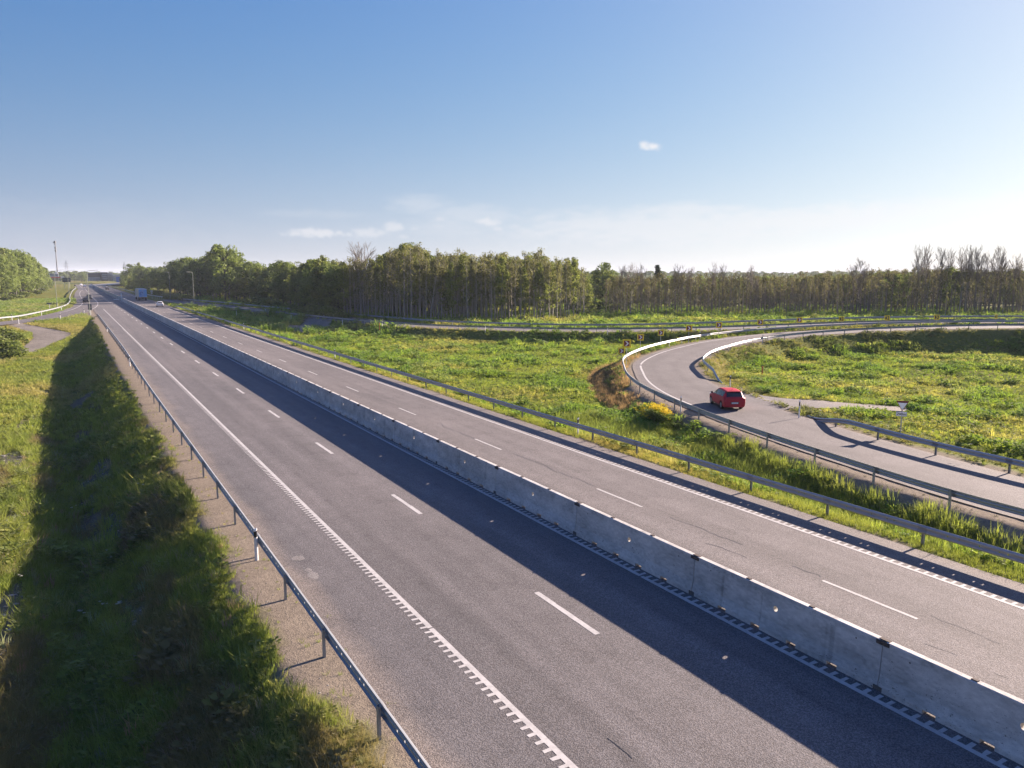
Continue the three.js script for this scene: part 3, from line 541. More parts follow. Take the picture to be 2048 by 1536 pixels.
// ---------------------------------------------------------------- chevron signs round the bend
{
  const S = 0.8, board = rbox(S, S, 0.03, 0.012), face = rbox(S * 0.66, S * 0.66, 0.012, 0.004, 0, 0, 0.017);
  const s = new THREE.Shape(); [[-0.19, 0.264], [-0.02, 0.264], [0.2, 0], [-0.02, -0.264], [-0.19, -0.264], [0.03, 0]].forEach(([x, y], k) => (k ? s.lineTo(x, y) : s.moveTo(x, y))); s.closePath();
  const chev = new THREE.ExtrudeGeometry(s, { depth: 0.006, bevelEnabled: false }).scale(0.95, 0.85, 1).translate(0.01, 0, 0.0235), leg = new THREE.CylinderGeometry(0.03, 0.03, 2.2, 8).translate(0, -1.0, -0.035);
  const make = (label, bold) => {
    const o = thing('chevron_sign', label, 'road sign', [0, 0, 0], 0, 'yellow-framed chevron signs round the ramp bend');
    const panel = part('panel', board, M.yellow, o); part('field', face, bold ? M.red : M.black, panel); part('chevron', chev, bold ? M.pinkWhite : M.yellow, panel);
    part('pole', leg, M.lampGrey, o); return o;
  };
  // [x, y of the panel's middle, width in photo pixels, x of the pole's foot]
  const list = [[1243, 702, 12.2], [1253.5, 687, 11.7], [1281, 674.5, 12], [1321.5, 665.5, 11.2], [1378, 656.5, 11.5], [1438, 650, 11], [1520.5, 644.5, 10.6], [1599, 639.8, 9.7], [1683, 638, 9], [1774.5, 636, 9], [1873.5, 634.5, 9.2], [1992.5, 633.5, 6.6]];
  const words = ['first', 'second', 'third', 'fourth', 'fifth', 'sixth', 'seventh', 'eighth', 'ninth', 'tenth', 'eleventh', 'last'];
  const far = offset(rampOuter, -1.1);
  list.forEach(([x, y, w], k) => {
    // the sign stands where the ray through its middle passes over the line 1 m outside the guardrail
    let best = null, m = 1e9;
    for (let j = 0; j < far.length; j++) { const [u, v] = far[j]; if (v < 45) continue; const c = Math.cos(YAW), sn = Math.sin(YAW), X = u * c - v * sn, Z = u * sn + v * c, px = W2 + F * X / (Z * Math.cos(PITCH)); if (Z > 20 && Math.abs(px - x) < m && (k < 8 || u < 140)) { m = Math.abs(px - x); best = [u, v]; } }
    let [u, v] = best, hh = EYE;
    for (let i = 0; i < 40; i++) { const p = at(x, y, (i - 4) * 0.25); if (Math.hypot(...p) && depthOf(...p) < depthOf(u, v)) { hh = (i - 4) * 0.25; [u, v] = p; break; } }
    const o = make(`${words[k]} yellow-framed chevron sign from the left round the ramp bend${k === 0 ? ', lowest and largest one' : k === 11 ? ', seen at a slant' : k > 7 ? ', with a dark field' : ''}`, k < 8);
    o.position.set(u, hh, -v);
    o.rotation.y = Math.atan2(-u, v) * 0.85 + (k === 11 ? 0.8 : 0.05);
    const sc = (w + 1.2) / F * depthOf(u, v) / S; o.scale.setScalar(clamp(sc, 0.85, 1.35));
  });
}

// ---------------------------------------------------------------- yield sign with its distance plate
{
  const [u, v] = at(1800, 876, -0.2), o = thing('yield_sign', 'red and white yield triangle with a 200m plate on one pole in the meadow', 'road sign', [u, T(u, v, false) - 0.1, v], Math.atan2(-u, v) + 0.05);
  const D = depthOf(u, v), px = D / F * 1.01, side = 23 * px, tall = side * 0.866, topY = (878 - 805) * px + 0.1;
  const tri = (k, d, z) => { const s = new THREE.Shape(), r = side / 2 * k, hh = tall * k, c = -tall / 3; s.moveTo(-r, c + hh * 2 / 3 - tall / 3 + tall / 3); s.lineTo(r, c + hh * 2 / 3); s.lineTo(0, c - hh / 3); s.closePath(); return new THREE.ExtrudeGeometry(s, { depth: d, bevelEnabled: true, bevelThickness: 0.002, bevelSize: 0.012, bevelSegments: 2 }).translate(0, topY - tall * 1 / 3, z); };
  const t = part('triangle', tri(1, 0.02, 0.03), M.signRim, o); part('white_field', tri(0.7, 0.008, 0.052), M.signWhite, t);
  const py = topY - tall - 0.2, plate = part('distance_plate', rbox(20 * px, 9.6 * px, 0.02, 0.03, -0.02, py, 0.04), M.signBlue, o);
  part('plate_field', rbox(18.6 * px, 8.2 * px, 0.006, 0.003, -0.02, py, 0.051), M.signWhite, plate);
  const font = await new FontLoader().loadAsync('fonts/droid/droid_sans_bold.typeface.json');
  const tg = new TextGeometry('200m', { font, size: 5.0 * px, depth: 0.004, curveSegments: 4 }); tg.computeBoundingBox(); const bb = tg.boundingBox; tg.translate(-(bb.min.x + bb.max.x) / 2, -(bb.min.y + bb.max.y) / 2, 0); tg.scale(16.3 * px / (bb.max.x - bb.min.x), 1.05, 1).translate(-0.02, py, 0.055);
  part('lettering', tg, M.black, plate);
  part('pole', new THREE.CylinderGeometry(0.035, 0.035, topY - 0.2, 10).translate(0, (topY - 0.2) / 2 - 0.15, -0.01), M.lampGrey, o);
}
// two orange survey stakes
for (const [x, y, label] of [[759, 660, 'orange stake standing in the meadow before the far ramp'], [1524, 757, 'thin orange stake in the meadow inside the ramp bend, right of the red car']]) {
  const [u, h, v] = atT(x, y), o = thing('marker_stake', label, 'stake', [u, h, v]);
  part('stake', rbox(0.1, 1.25, 0.1, 0.02, 0, 0.6, 0), M.orange, o); part('cap', rbox(0.13, 0.1, 0.13, 0.02, 0, 1.2, 0), M.orange, o);
}

// ---------------------------------------------------------------- street lamps
M.lampPole = std(0.22, 0.24, 0.21, 0.6, { metalness: 0.2 });
{
  const mk = (label, x, yb, yt, arm, group) => {
    const [u, v] = at(x, yb, 0), D = depthOf(u, v), H = (yb - yt) / F * D * 1.0, o = thing('street_lamp', label, 'street lamp', [u, T(u, v, false), v], 0, group);
    const P = { pos: [], idx: [] }; tube(P, [[0, -0.3, 0, 0.1], [0, 1.2, 0, 0.1], [0, 1.3, 0, 0.075], [0, H * 0.6, 0, 0.06], [0, H * 0.97, 0, 0.04]], 8); part('pole', mesh(P.pos, P.idx), M.lampPole, o);
    const A = { pos: [], idx: [] }, dx = Math.cos(arm), dz = -Math.sin(arm); tube(A, [[0, H * 0.965, 0, 0.055], [dx * 0.12, H * 0.99, dz * 0.12, 0.05], [dx * 0.5, H, dz * 0.5, 0.05], [dx * 1.7, H * 1.008, dz * 1.7, 0.045]], 6); part('arm', mesh(A.pos, A.idx), M.lampPole, o);
    const head = part('lamp_head', rbox(0.6, 0.07, 0.2, 0.03), M.lampPole, o); head.position.set(dx * 2, H * 1.01, dz * 2); head.rotation.y = arm;
  };
  mk('slim grey street lamp in front of the left guardrail end, nearest lamp', 180.2, 631, 542, 0.05);
  mk('grey street lamp behind the curved pale guardrail, right of the small arrow sign', 114.9, 617, 541, 0.05);
  mk('grey street lamp at the left, in front of the far dark direction sign', 139.4, 603, 541, 0.05);
  mk('grey street lamp on the right verge beside the white car, rightmost lamp', 388.5, 607, 545, -2.6);
  mk('grey street lamp on the right verge just right of the truck', 341, 599, 545, -2.6);
  mk('distant grey street lamp standing right behind the truck', 295.5, 583, 549, -2.6);
}

// ---------------------------------------------------------------- vehicles, built along +x (front) and scaled to their kind
const glass = std(0.015, 0.018, 0.022, 0.015);
const tyreMat = std(0.018, 0.018, 0.019, 0.85), rimMat = std(0.42, 0.43, 0.45, 0.35, { metalness: 0.6 }), tailMat = std(0.32, 0.012, 0.012, 0.2), headMat = std(0.75, 0.77, 0.8, 0.15), plateMat = std(0.62, 0.64, 0.68, 0.5), chrome = std(0.6, 0.6, 0.62, 0.25, { metalness: 0.8 });
function carBody(kind) {
  // stations along the car: [x, underside, half width, belt height, half width at the top, top height]
  const st = {
    hatch: [[-1.98, 0.4, 0.7, 0.72, 0.66, 0.86], [-1.95, 0.28, 0.8, 0.86, 0.7, 0.93], [-1.86, 0.22, 0.835, 0.95, 0.665, 0.985], [-1.6, 0.2, 0.84, 0.95, 0.585, 1.4], [-1.45, 0.2, 0.841, 0.945, 0.575, 1.432], [-0.9, 0.19, 0.842, 0.93, 0.572, 1.46], [-0.3, 0.19, 0.842, 0.915, 0.57, 1.462], [0.15, 0.19, 0.842, 0.9, 0.56, 1.43], [0.55, 0.19, 0.84, 0.89, 0.585, 1.25], [0.98, 0.19, 0.838, 0.885, 0.66, 0.965], [1.3, 0.2, 0.83, 0.83, 0.62, 0.9], [1.7, 0.21, 0.79, 0.74, 0.58, 0.8], [1.92, 0.25, 0.68, 0.62, 0.5, 0.68], [2.0, 0.36, 0.56, 0.55, 0.42, 0.59]],
    suv: [[-2.2, 0.45, 0.8, 0.8, 0.75, 0.95], [-2.16, 0.34, 0.88, 0.98, 0.8, 1.06], [-2.05, 0.3, 0.92, 1.06, 0.74, 1.1], [-1.86, 0.28, 0.925, 1.06, 0.66, 1.6], [-1.6, 0.28, 0.927, 1.05, 0.65, 1.66], [-0.9, 0.27, 0.93, 1.04, 0.65, 1.7], [-0.2, 0.27, 0.93, 1.03, 0.64, 1.69], [0.3, 0.27, 0.93, 1.02, 0.63, 1.64], [0.7, 0.27, 0.928, 1.02, 0.66, 1.42], [1.15, 0.27, 0.92, 1.02, 0.74, 1.1], [1.6, 0.28, 0.91, 0.98, 0.72, 1.05], [2.0, 0.3, 0.87, 0.88, 0.68, 0.95], [2.2, 0.36, 0.76, 0.74, 0.6, 0.8], [2.26, 0.46, 0.66, 0.66, 0.5, 0.7]],
  }[kind];
  const ring = ([x, b, w, belt, tw, top]) => [[0, b], [w * 0.86, b], [w * 0.97, b + 0.1], [w, lerp(b, belt, 0.55)], [w * 0.975, belt], [tw, top - 0.035], [tw * 0.8, top - 0.005], [0, top]].map(([z, y]) => [x, y, z]);
  const rings = st.map(ring), n = rings[0].length, full = 2 * n - 2, pos = [], idx = [];
  for (const r of rings) { for (const p of r) pos.push(...p); for (let k = n - 2; k > 0; k--) pos.push(r[k][0], r[k][1], -r[k][2]); }
  for (let i = 1; i < rings.length; i++) for (let k = 0; k < full; k++) { const a = (i - 1) * full + k, b = (i - 1) * full + (k + 1) % full, c = a + full, d = b + full; idx.push(a, c, b, b, c, d); }
  for (const [e, flip] of [[0, false], [rings.length - 1, true]]) for (let k = 1; k < full - 1; k++) { const o = e * full; flip ? idx.push(o, o + k + 1, o + k) : idx.push(o, o + k, o + k + 1); }
  return { rings, pos, idx, st };
}
function glassQuads(rings, list, out = 0.008) {   // [station from, station to, side, share low, share high, trim at the ends]
  const pos = [], idx = [];
  for (const [i, j, side, lo, hi, t0, t1] of list) for (let s = i; s < j; s++) {
    const a = s === i ? t0 : 0, b = s === j - 1 ? 1 - t1 : 1;
    const P = (q, f) => { const A = rings[s], B = rings[s + 1], pa = A[4].map((c, k) => lerp(c, A[5][k], f)), pb = B[4].map((c, k) => lerp(c, B[5][k], f)), p = pa.map((c, k) => lerp(c, pb[k], q)); return [p[0], p[1] + out * 0.4, side * (p[2] + out)]; };
    const b0 = pos.length / 3; pos.push(...P(a, lo), ...P(b, lo), ...P(b, hi), ...P(a, hi)); side > 0 ? idx.push(b0, b0 + 1, b0 + 2, b0, b0 + 2, b0 + 3) : idx.push(b0, b0 + 2, b0 + 1, b0, b0 + 3, b0 + 2);
  }
  return mesh(pos, idx);
}
function endGlass(rings, i, j, f0, f1, narrow, out) {   // windscreen or hatch window between two stations
  const A = rings[i], B = rings[j], rows = 4, pos = [], idx = [];
  for (let r = 0; r <= rows; r++) { const f = lerp(f0, f1, r / rows), x = lerp(A[7][0], B[7][0], f), w = lerp(A[5][2], B[5][2], f) * narrow, ye = lerp(A[5][1], B[5][1], f), yc = lerp(A[7][1], B[7][1], f); for (const [z, y] of [[-w, ye + 0.012], [-w * 0.6, lerp(ye, yc, 0.8)], [0, yc], [w * 0.6, lerp(ye, yc, 0.8)], [w, ye + 0.012]]) pos.push(x + out, y + Math.abs(out) * 0.9, z); }
  for (let r = 1; r <= rows; r++) for (let c = 1; c < 5; c++) { const a = (r - 1) * 5 + c - 1; idx.push(a, a + 1, a + 5, a + 1, a + 6, a + 5); }
  return mesh(pos, idx);
}
function wheelGeo(R, w) { const t = new THREE.LatheGeometry([[R * 0.62, -w / 2], [R * 0.93, -w / 2], [R, -w * 0.32], [R, w * 0.32], [R * 0.93, w / 2], [R * 0.62, w / 2]].map(([a, b]) => new THREE.Vector2(a, b)), 24).rotateX(Math.PI / 2); const spokes = []; for (let k = 0; k < 5; k++) spokes.push(box(R * 0.62, R * 0.2, 0.03, R * 0.31, 0, w * 0.42).rotateZ(k * Math.PI * 0.4)); spokes.push(new THREE.CylinderGeometry(R * 0.16, R * 0.16, 0.05, 12).rotateX(Math.PI / 2).translate(0, 0, w * 0.42), new THREE.TorusGeometry(R * 0.6, R * 0.05, 6, 24).translate(0, 0, w * 0.42)); return { t, rim: merge(spokes), disc: new THREE.CylinderGeometry(R * 0.63, R * 0.63, w * 0.5, 20).rotateX(Math.PI / 2) }; }
const sides = {};
function makeCar(label, kind, paint, [u, v], heading, { detail = true, name = 'car', category = 'car', lights = false, group = null } = {}) {
  const o = thing(name, label, category, [u, 0, v], heading, group);
  const key = kind + detail;
  if (!sides[key]) {
    const B = carBody(kind), suv = kind === 'suv', R = suv ? 0.36 : 0.31, ax = suv ? [1.38, -1.36] : [1.24, -1.22];
    let g = mesh(B.pos, B.idx);
    if (detail) {
      const ev = new Evaluator(); ev.attributes = ['position', 'normal'];
      let body = new Brush(g); body.updateMatrixWorld();
      for (const x of ax) for (const z of [-1, 1]) { const c = new Brush(new THREE.CylinderGeometry(R + 0.055, R + 0.055, 0.5, 28).rotateX(Math.PI / 2).translate(x, R, z * 0.8)); c.updateMatrixWorld(); body = ev.evaluate(body, c, SUBTRACTION); }
      g = body.geometry; g.clearGroups();
    }
    const q = B.rings, side = suv ? [4, 9] : [4, 9];
    sides[key] = { g, R, ax, w: wheelGeo(R, 0.2), q, win: [[3, 5, 0.45, 0.02], [5, 7, 0.03, 0.02]].flatMap(([a, b, t0, t1]) => [1, -1].map((s) => glassQuads(q, [[a, b, s, 0.12, 0.88, t0, t1]]))), frontSide: [1, -1].map((s) => glassQuads(q, [[7, 9, s, 0.14, 0.86, 0.02, 0.42]])), rear: endGlass(q, 2, 3, 0.06, 0.86, 0.94, -0.012), screen: endGlass(q, 9, 7, 0.08, 0.92, 0.96, 0.012) };
  }
  const S = sides[key], suv = kind === 'suv', L = suv ? 2.2 : 1.98, zb = suv ? 1.02 : 0.9, hw = suv ? 0.9 : 0.82;
  part('body', S.g, paint, o);
  for (const w of S.win) part('side_window', w, glass, o);
  for (const w of S.frontSide) part('side_window', w, glass, o);
  part('rear_window', S.rear, glass, o); part('windscreen', S.screen, glass, o);
  for (const x of S.ax) for (const s of [-1, 1]) { const w = part('wheel', S.w.t, tyreMat, o); w.position.set(x, S.R, s * (hw - 0.1)); if (s < 0) w.rotation.y = Math.PI; part('rim', S.w.rim, rimMat, w); part('hub', S.w.disc, M.black, w); }
  for (const s of [-1, 1]) {
    part('tail_light', rbox(0.16, 0.2, 0.26, 0.04, -L + 0.1, zb - 0.09, s * (hw - 0.17)), tailMat, o);
    part('headlight', rbox(0.3, 0.13, 0.3, 0.05, L - 0.28, zb - 0.2, s * (hw - 0.22)), headMat, o);
    part('wing_mirror', rbox(0.12, 0.13, 0.2, 0.04, suv ? 0.85 : 0.7, zb + 0.1, s * (hw + 0.1)), detail ? M.black : paint, o);
  }
  part('number_plate', rbox(0.012, 0.11, 0.5, 0.004, -L - 0.006, suv ? 0.8 : 0.56, 0), plateMat, o);
  if (detail) {
    part('lower_bumper', rbox(0.1, 0.1, 1.2, 0.03, -L + 0.05, 0.3, 0), paint, o);
    part('plate_recess', rbox(0.02, 0.17, 0.64, 0.008, -L + 0.008, 0.56, 0), M.black, o);
    part('bumper_crease', rbox(0.07, 0.045, 1.5, 0.02, -L + 0.025, 0.7, 0), paint, o);
    part('emblem', new THREE.CylinderGeometry(0.055, 0.055, 0.02, 16).rotateZ(Math.PI / 2).translate(-L + 0.045, 0.87, 0), chrome, o);
    part('spoiler', rbox(0.2, 0.035, 1.08, 0.015, -1.66, 1.405, 0), paint, o);
    part('aerial', new THREE.CylinderGeometry(0.008, 0.02, 0.16, 6).rotateZ(0.7).translate(-1.25, 1.5, 0), M.black, o);
    for (const s of [-1, 1]) { for (const x of [-0.42, 0.28]) part('door_handle', rbox(0.17, 0.03, 0.03, 0.01, x, 0.83, s * 0.838), paint, o); part('sill', rbox(2.0, 0.07, 0.04, 0.015, 0, 0.3, s * 0.826), M.signRim, o); part('door_moulding', rbox(1.5, 0.035, 0.02, 0.008, 0, 0.5, s * 0.846), paint, o); }
    part('floor_pan', box(3.4, 0.06, 1.2, 0, 0.22, 0), M.black, o);
  }
  return o;
}
const paintMat = (r, g, b) => new THREE.MeshPhysicalMaterial({ color: RGB(r, g, b), roughness: 0.55, specularIntensity: 0.4, clearcoat: 0.12, clearcoatRoughness: 0.4 });
{
  const [u, v] = at(1452, 812, 0);
  const c = makeCar('red hatchback driving away round the ramp, its back towards the viewer', 'hatch', paintMat(0.42, 0.012, 0.03), [u, v], 0);
  c.rotation.y = Math.PI / 2 - 0.47; c.scale.setScalar(0.94);
}
const north = Math.PI / 2;
makeCar('black car driving towards the viewer at the far left junction, front one of two', 'suv', paintMat(0.012, 0.013, 0.016), at(172.5, 605), -north - 0.06, { detail: false, name: 'car' });
makeCar('dark grey car following just behind the black car at the far left junction', 'suv', paintMat(0.03, 0.032, 0.036), at(178.5, 598.5), -north, { detail: false });
makeCar('white hatchback driving away on the right carriageway, near the truck', 'hatch', paintMat(0.6, 0.6, 0.62), at(319.5, 613), north, { detail: false });
makeCar('tiny dark car far ahead on the right carriageway, left of the truck', 'hatch', paintMat(0.05, 0.05, 0.06), at(214.5, 579.5), north, { detail: false });
makeCar('tiny silver car far ahead on the right carriageway, nearest behind the barrier', 'hatch', paintMat(0.4, 0.42, 0.46), at(209, 575.5), north, { detail: false });
makeCar('tiny white car far ahead on the left carriageway, coming this way on the left lane', 'hatch', paintMat(0.7, 0.7, 0.7), at(162.5, 571.5), -north, { detail: false });
makeCar('tiny silver car far ahead on the left carriageway beside the tiny white one', 'hatch', paintMat(0.5, 0.5, 0.52), at(169.5, 573.5), -north, { detail: false });

// the truck: box trailer with blue doors, seen from behind
{
  const [u, v] = at(286.5, 601), o = thing('truck', 'lorry with a beige curtain trailer and blue rear doors driving away on the right carriageway', 'truck', [u, 0, v + 6.5], 0);
  const curtain = std(0.6, 0.54, 0.4, 0.7), blue = std(0.13, 0.36, 0.66, 0.45), pale = std(0.4, 0.42, 0.44, 0.6), W = 2.6;
  part('trailer_box', rbox(W, 2.75, 13, 0.05, 0, 2.5, 0), curtain, o);
  part('roof', rbox(W + 0.04, 0.1, 13.05, 0.03, 0, 3.92, 0), pale, o);
  for (const s of [-1, 1]) { const d = part('rear_door', rbox(W / 2 - 0.06, 2.6, 0.06, 0.02, s * (W / 4 - 0.005), 2.5, 6.53), blue, o); part('locking_bar', new THREE.CylinderGeometry(0.025, 0.025, 2.5, 6).translate(s * 0.3, 2.5, 6.58), pale, d); }
  const em = part('door_emblem', new THREE.TorusGeometry(0.42, 0.12, 6, 20, 4.6).translate(-0.45, 2.5, 6.57), std(0.04, 0.14, 0.36, 0.5), o);
  part('chassis', box(1.2, 0.3, 12, 0, 0.95, 0.3), M.black, o); part('bumper_bar', rbox(2.4, 0.14, 0.1, 0.02, 0, 0.62, 6.45), M.black, o);
  for (const s of [-1, 1]) part('tail_light', rbox(0.4, 0.14, 0.06, 0.02, s * 0.95, 0.92, 6.5), tailMat, o);
  const wg = wheelGeo(0.5, 0.3);
  for (const z of [5.0, 3.7, 2.4, -7.2, -10]) for (const s of [-1, 1]) { const w = part('wheel', wg.t, tyreMat, o); w.rotation.y = s * Math.PI / 2; w.position.set(s * 1.08, 0.5, z); part('hub', wg.disc, M.black, w); }
  part('cab', rbox(2.5, 2.9, 2.2, 0.15, 0, 2.1, -9.4), pale, o);
}

// ---------------------------------------------------------------- far end of the motorway: buildings, masts, signs, a pale road
const mastMat = std(0.16, 0.165, 0.175, 0.7);
const farBox = (x0, x1, yb, yt, D) => { const k = D / F; return { w: (x1 - x0) * k, h: (yb - yt) * k }; };
function spot(x, y, D) { const dx = (x - W2) / F, dy = -(y - H2) / F, up = dy * Math.cos(PITCH) - Math.sin(PITCH), fw = Math.cos(PITCH) + dy * Math.sin(PITCH), t = D / fw, X = dx * t, Z = D; return [X * Math.cos(YAW) + Z * Math.sin(YAW), EYE + up * t, -X * Math.sin(YAW) + Z * Math.cos(YAW)]; }
{
  const bld = (label, x0, x1, yb, yt, D, deep, make) => { const xm = (x0 + x1) / 2, [u, h, v] = spot(xm, yb, D), { w, h: hh } = farBox(x0, x1, yb, yt, D), o = thing('building', label, 'building', [u, h - 0.6, v], 0.0); make(o, w * 0.87, hh + 0.6, deep); return o; };
  const dark = std(0.03, 0.034, 0.045, 0.5), grey = std(0.3, 0.33, 0.36, 0.6), beige = std(0.42, 0.4, 0.35, 0.8), blueP = std(0.02, 0.1, 0.42, 0.45), pane = std(0.2, 0.24, 0.28, 0.12), whiteW = std(0.62, 0.62, 0.62, 0.7), redB = std(0.5, 0.04, 0.05, 0.6), slate = std(0.24, 0.27, 0.31, 0.7);
  bld('long low hall with a dark upper band at the far end of the road', 178, 203, 560.5, 546.5, 700, 30, (o, w, h, d) => { part('lower_wall', box(w, h * 0.48, d, 0, h * 0.24, -d / 2), grey, o); part('upper_band', box(w + 0.3, h * 0.52, d + 0.3, 0, h * 0.74, -d / 2), dark, o); part('roof', box(w + 0.6, 0.3, d + 0.5, 0, h + 0.15, -d / 2), slate, o); for (let k = 0; k < 4; k++) part('door', box(w * 0.13, h * 0.3, 0.1, (k - 1.5) * w * 0.23, h * 0.17, 0.06), slate, o); });
  bld('dark office block with glass windows at the far end, right of the low hall', 202.5, 216, 560.8, 545.5, 690, 18, (o, w, h, d) => { part('wall', box(w, h, d, 0, h / 2, -d / 2), dark, o); part('roof', box(w + 0.3, 0.3, d + 0.3, 0, h + 0.15, -d / 2), dark, o); for (let r = 0; r < 3; r++) for (let c = 0; c < 4; c++) { const f = part('window', box(w * 0.17, h * 0.17, 0.12, (c - 1.1) * w * 0.2, h * (0.3 + r * 0.24), 0.07), slate, o); part('pane', box(w * 0.14, h * 0.13, 0.06, (c - 1.1) * w * 0.2, h * (0.3 + r * 0.24), 0.13), pane, f); } });
  bld('beige flat-roofed block at the far end between the dark office and the blue hall', 216, 226.2, 560.4, 546, 695, 16, (o, w, h, d) => { part('wall', box(w, h, d, 0, h / 2, -d / 2), beige, o); part('roof', box(w + 0.3, 0.25, d + 0.3, 0, h + 0.12, -d / 2), grey, o); for (let r = 0; r < 2; r++) for (let c = 0; c < 3; c++) part('window', box(w * 0.16, h * 0.14, 0.1, (c - 1) * w * 0.28, h * (0.36 + r * 0.32), 0.06), slate, o); part('door', box(w * 0.25, h * 0.2, 0.1, w * 0.1, h * 0.1, 0.06), slate, o); });
  bld('grey-blue hall with a bright blue front panel at the far end', 226.5, 252, 561, 549.5, 680, 25, (o, w, h, d) => { part('wall', box(w, h * 0.8, d, 0, h * 0.4, -d / 2), slate, o); part('roof', box(w + 0.4, h * 0.2, d + 0.4, 0, h * 0.9, -d / 2), grey, o); part('white_front', box(w * 0.28, h * 0.6, 0.3, w * 0.35, h * 0.36, 0.16), whiteW, o); for (let k = 0; k < 3; k++) part('window', box(w * 0.06, h * 0.2, 0.1, (k - 4) * w * 0.1, h * 0.42, 0.06), pane, o); });
  { const [u, h, v] = spot(239.5, 566, 600), o = thing('blue_sign', 'large bright blue board before the grey-blue hall at the far end', 'sign', [u, h - 1, v], 0); part('board', box(4.6, 4.2, 0.3, 0, 3.6, 0), blueP, o); for (const s of [-1, 1]) part('post', box(0.2, 3, 0.2, s * 1.6, 0.8, 0), M.lampGrey, o); }
  bld('pale filling station with a red-edged canopy at the far left, in front of the trees', 99, 128, 560, 553.5, 560, 14, (o, w, h, d) => { part('canopy', box(w, h * 0.34, d, 0, h * 0.83, -d / 2), slate, o); part('red_edge', box(w * 0.75, h * 0.3, 0.2, -w * 0.1, h * 0.83, 0.12), redB, o); part('white_edge', box(w * 0.22, h * 0.34, 0.2, w * 0.39, h * 0.83, 0.12), whiteW, o); for (const x of [-0.42, -0.14, 0.14, 0.42]) part('pillar', box(0.4, h * 0.68, 0.4, x * w, h * 0.33, -2), whiteW, o); part('shop', box(w * 0.6, h * 0.6, 4, 0, h * 0.3, -d + 2), slate, o); });
  bld('grey shed with a white roof unit behind the filling station at the far left', 98, 117, 553.5, 545.5, 590, 14, (o, w, h, d) => { part('wall', box(w, h * 0.75, d, 0, h * 0.37, -d / 2), slate, o); part('roof', box(w + 0.3, 0.3, d + 0.3, 0, h * 0.76, -d / 2), grey, o); part('roof_unit', box(w * 0.32, h * 0.3, d * 0.5, w * 0.28, h * 0.92, -d / 2), whiteW, o); });
  // telecom mast
  { const D = 620, [u, h, v] = spot(115.8, 556, D), k = D / F, H = 71 * k, o = thing('telecom_mast', 'tall grey telecom mast with antenna drums at the top, far left', 'mast', [u, h, v]); const P = { pos: [], idx: [] }; tube(P, [[0, -1, 0, 0.5], [0, H * 0.55, 0, 0.34], [0, H, 0, 0.25]], 8); part('pole', mesh(P.pos, P.idx), mastMat, o); for (const [f, r, l] of [[0.985, 0.75, 2.0], [0.83, 0.7, 1.4], [0.75, 0.72, 1.6]]) part('antenna', new THREE.CylinderGeometry(r, r, l, 10).translate(0, H * f, 0), mastMat, o); part('platform', new THREE.CylinderGeometry(0.9, 0.9, 0.25, 10).translate(0, H * 0.92, 0), mastMat, o); part('side_antenna', box(0.5, 1.3, 0.4, -1.1, H * 0.975, 0), mastMat, o); }
  // two lattice pylons
  for (const [x, yb, yt, D, label] of [[134.5, 556, 521, 760, 'lattice power pylon behind the far left street lamps'], [250.3, 556, 524, 820, 'lattice power pylon beside the dark trees at the far right of the road']]) {
    const [u, h, v] = spot(x, yb, D), H = (yb - yt) / F * D, o = thing('power_pylon', label, 'pylon', [u, h, v], 0), A = { pos: [], idx: [] }, B = { pos: [], idx: [] };
    const half = (f) => (f < 0.8 ? lerp(1.9, 0.75, f / 0.8) : lerp(0.75, 0.1, (f - 0.8) / 0.2)), rows = [0, 0.16, 0.3, 0.43, 0.55, 0.66, 0.74, 0.8, 0.88, 1];
    for (const sx of [-1, 1]) for (const sz of [-1, 1]) tube(A, rows.map((f) => [sx * half(f), f * H, sz * half(f), 0.1]), 4);
    for (let i = 1; i < rows.length - 1; i++) for (const [ax, az, bx, bz] of [[-1, 1, 1, 1], [1, 1, -1, 1], [-1, -1, 1, -1], [1, 1, 1, -1]]) { const p = half(rows[i - 1]), q = half(rows[i]); tube(B, [[ax * p, rows[i - 1] * H, az * p, 0.06], [bx * q, rows[i] * H, bz * q, 0.06]], 3); }
    part('legs', mesh(A.pos, A.idx), mastMat, o); part('bracing', mesh(B.pos, B.idx), mastMat, o);
    for (const [f, r] of [[0.66, 2.6], [0.8, 2.2]]) part('cross_arm', box(r * 2, 0.22, 0.3, 0, f * H, 0), M.oldSteel, o);
  }
  // the pale road that curves off to the right beyond the junction
  const pale = [[178, 570.6], [188, 567.8], [205, 565.6], [225, 564.3], [256, 563.4]], bank = std(0.52, 0.47, 0.38, 0.9);
  const A = pale.map(([x, y]) => { const [u, h, v] = spot(x, y, 560); return [u, v]; }), a = dense(A, 6), pos = [], idx = [];
  a.forEach(([u, v], k) => { const hh = lerp(0.6, 2.4, k / (a.length - 1)); pos.push(u, hh - 0.8, -v, u + 0.8, hh + 0.4, -(v + 1.4), u + 4, hh + 0.45, -(v + 6), u + 6, -0.4, -(v + 10)); if (k) for (let j = 0; j < 3; j++) { const i = (k - 1) * 4 + j; idx.push(i, i + 1, i + 4, i + 1, i + 5, i + 4); } });
  struct('far_road', mesh(pos, idx), bank);
}
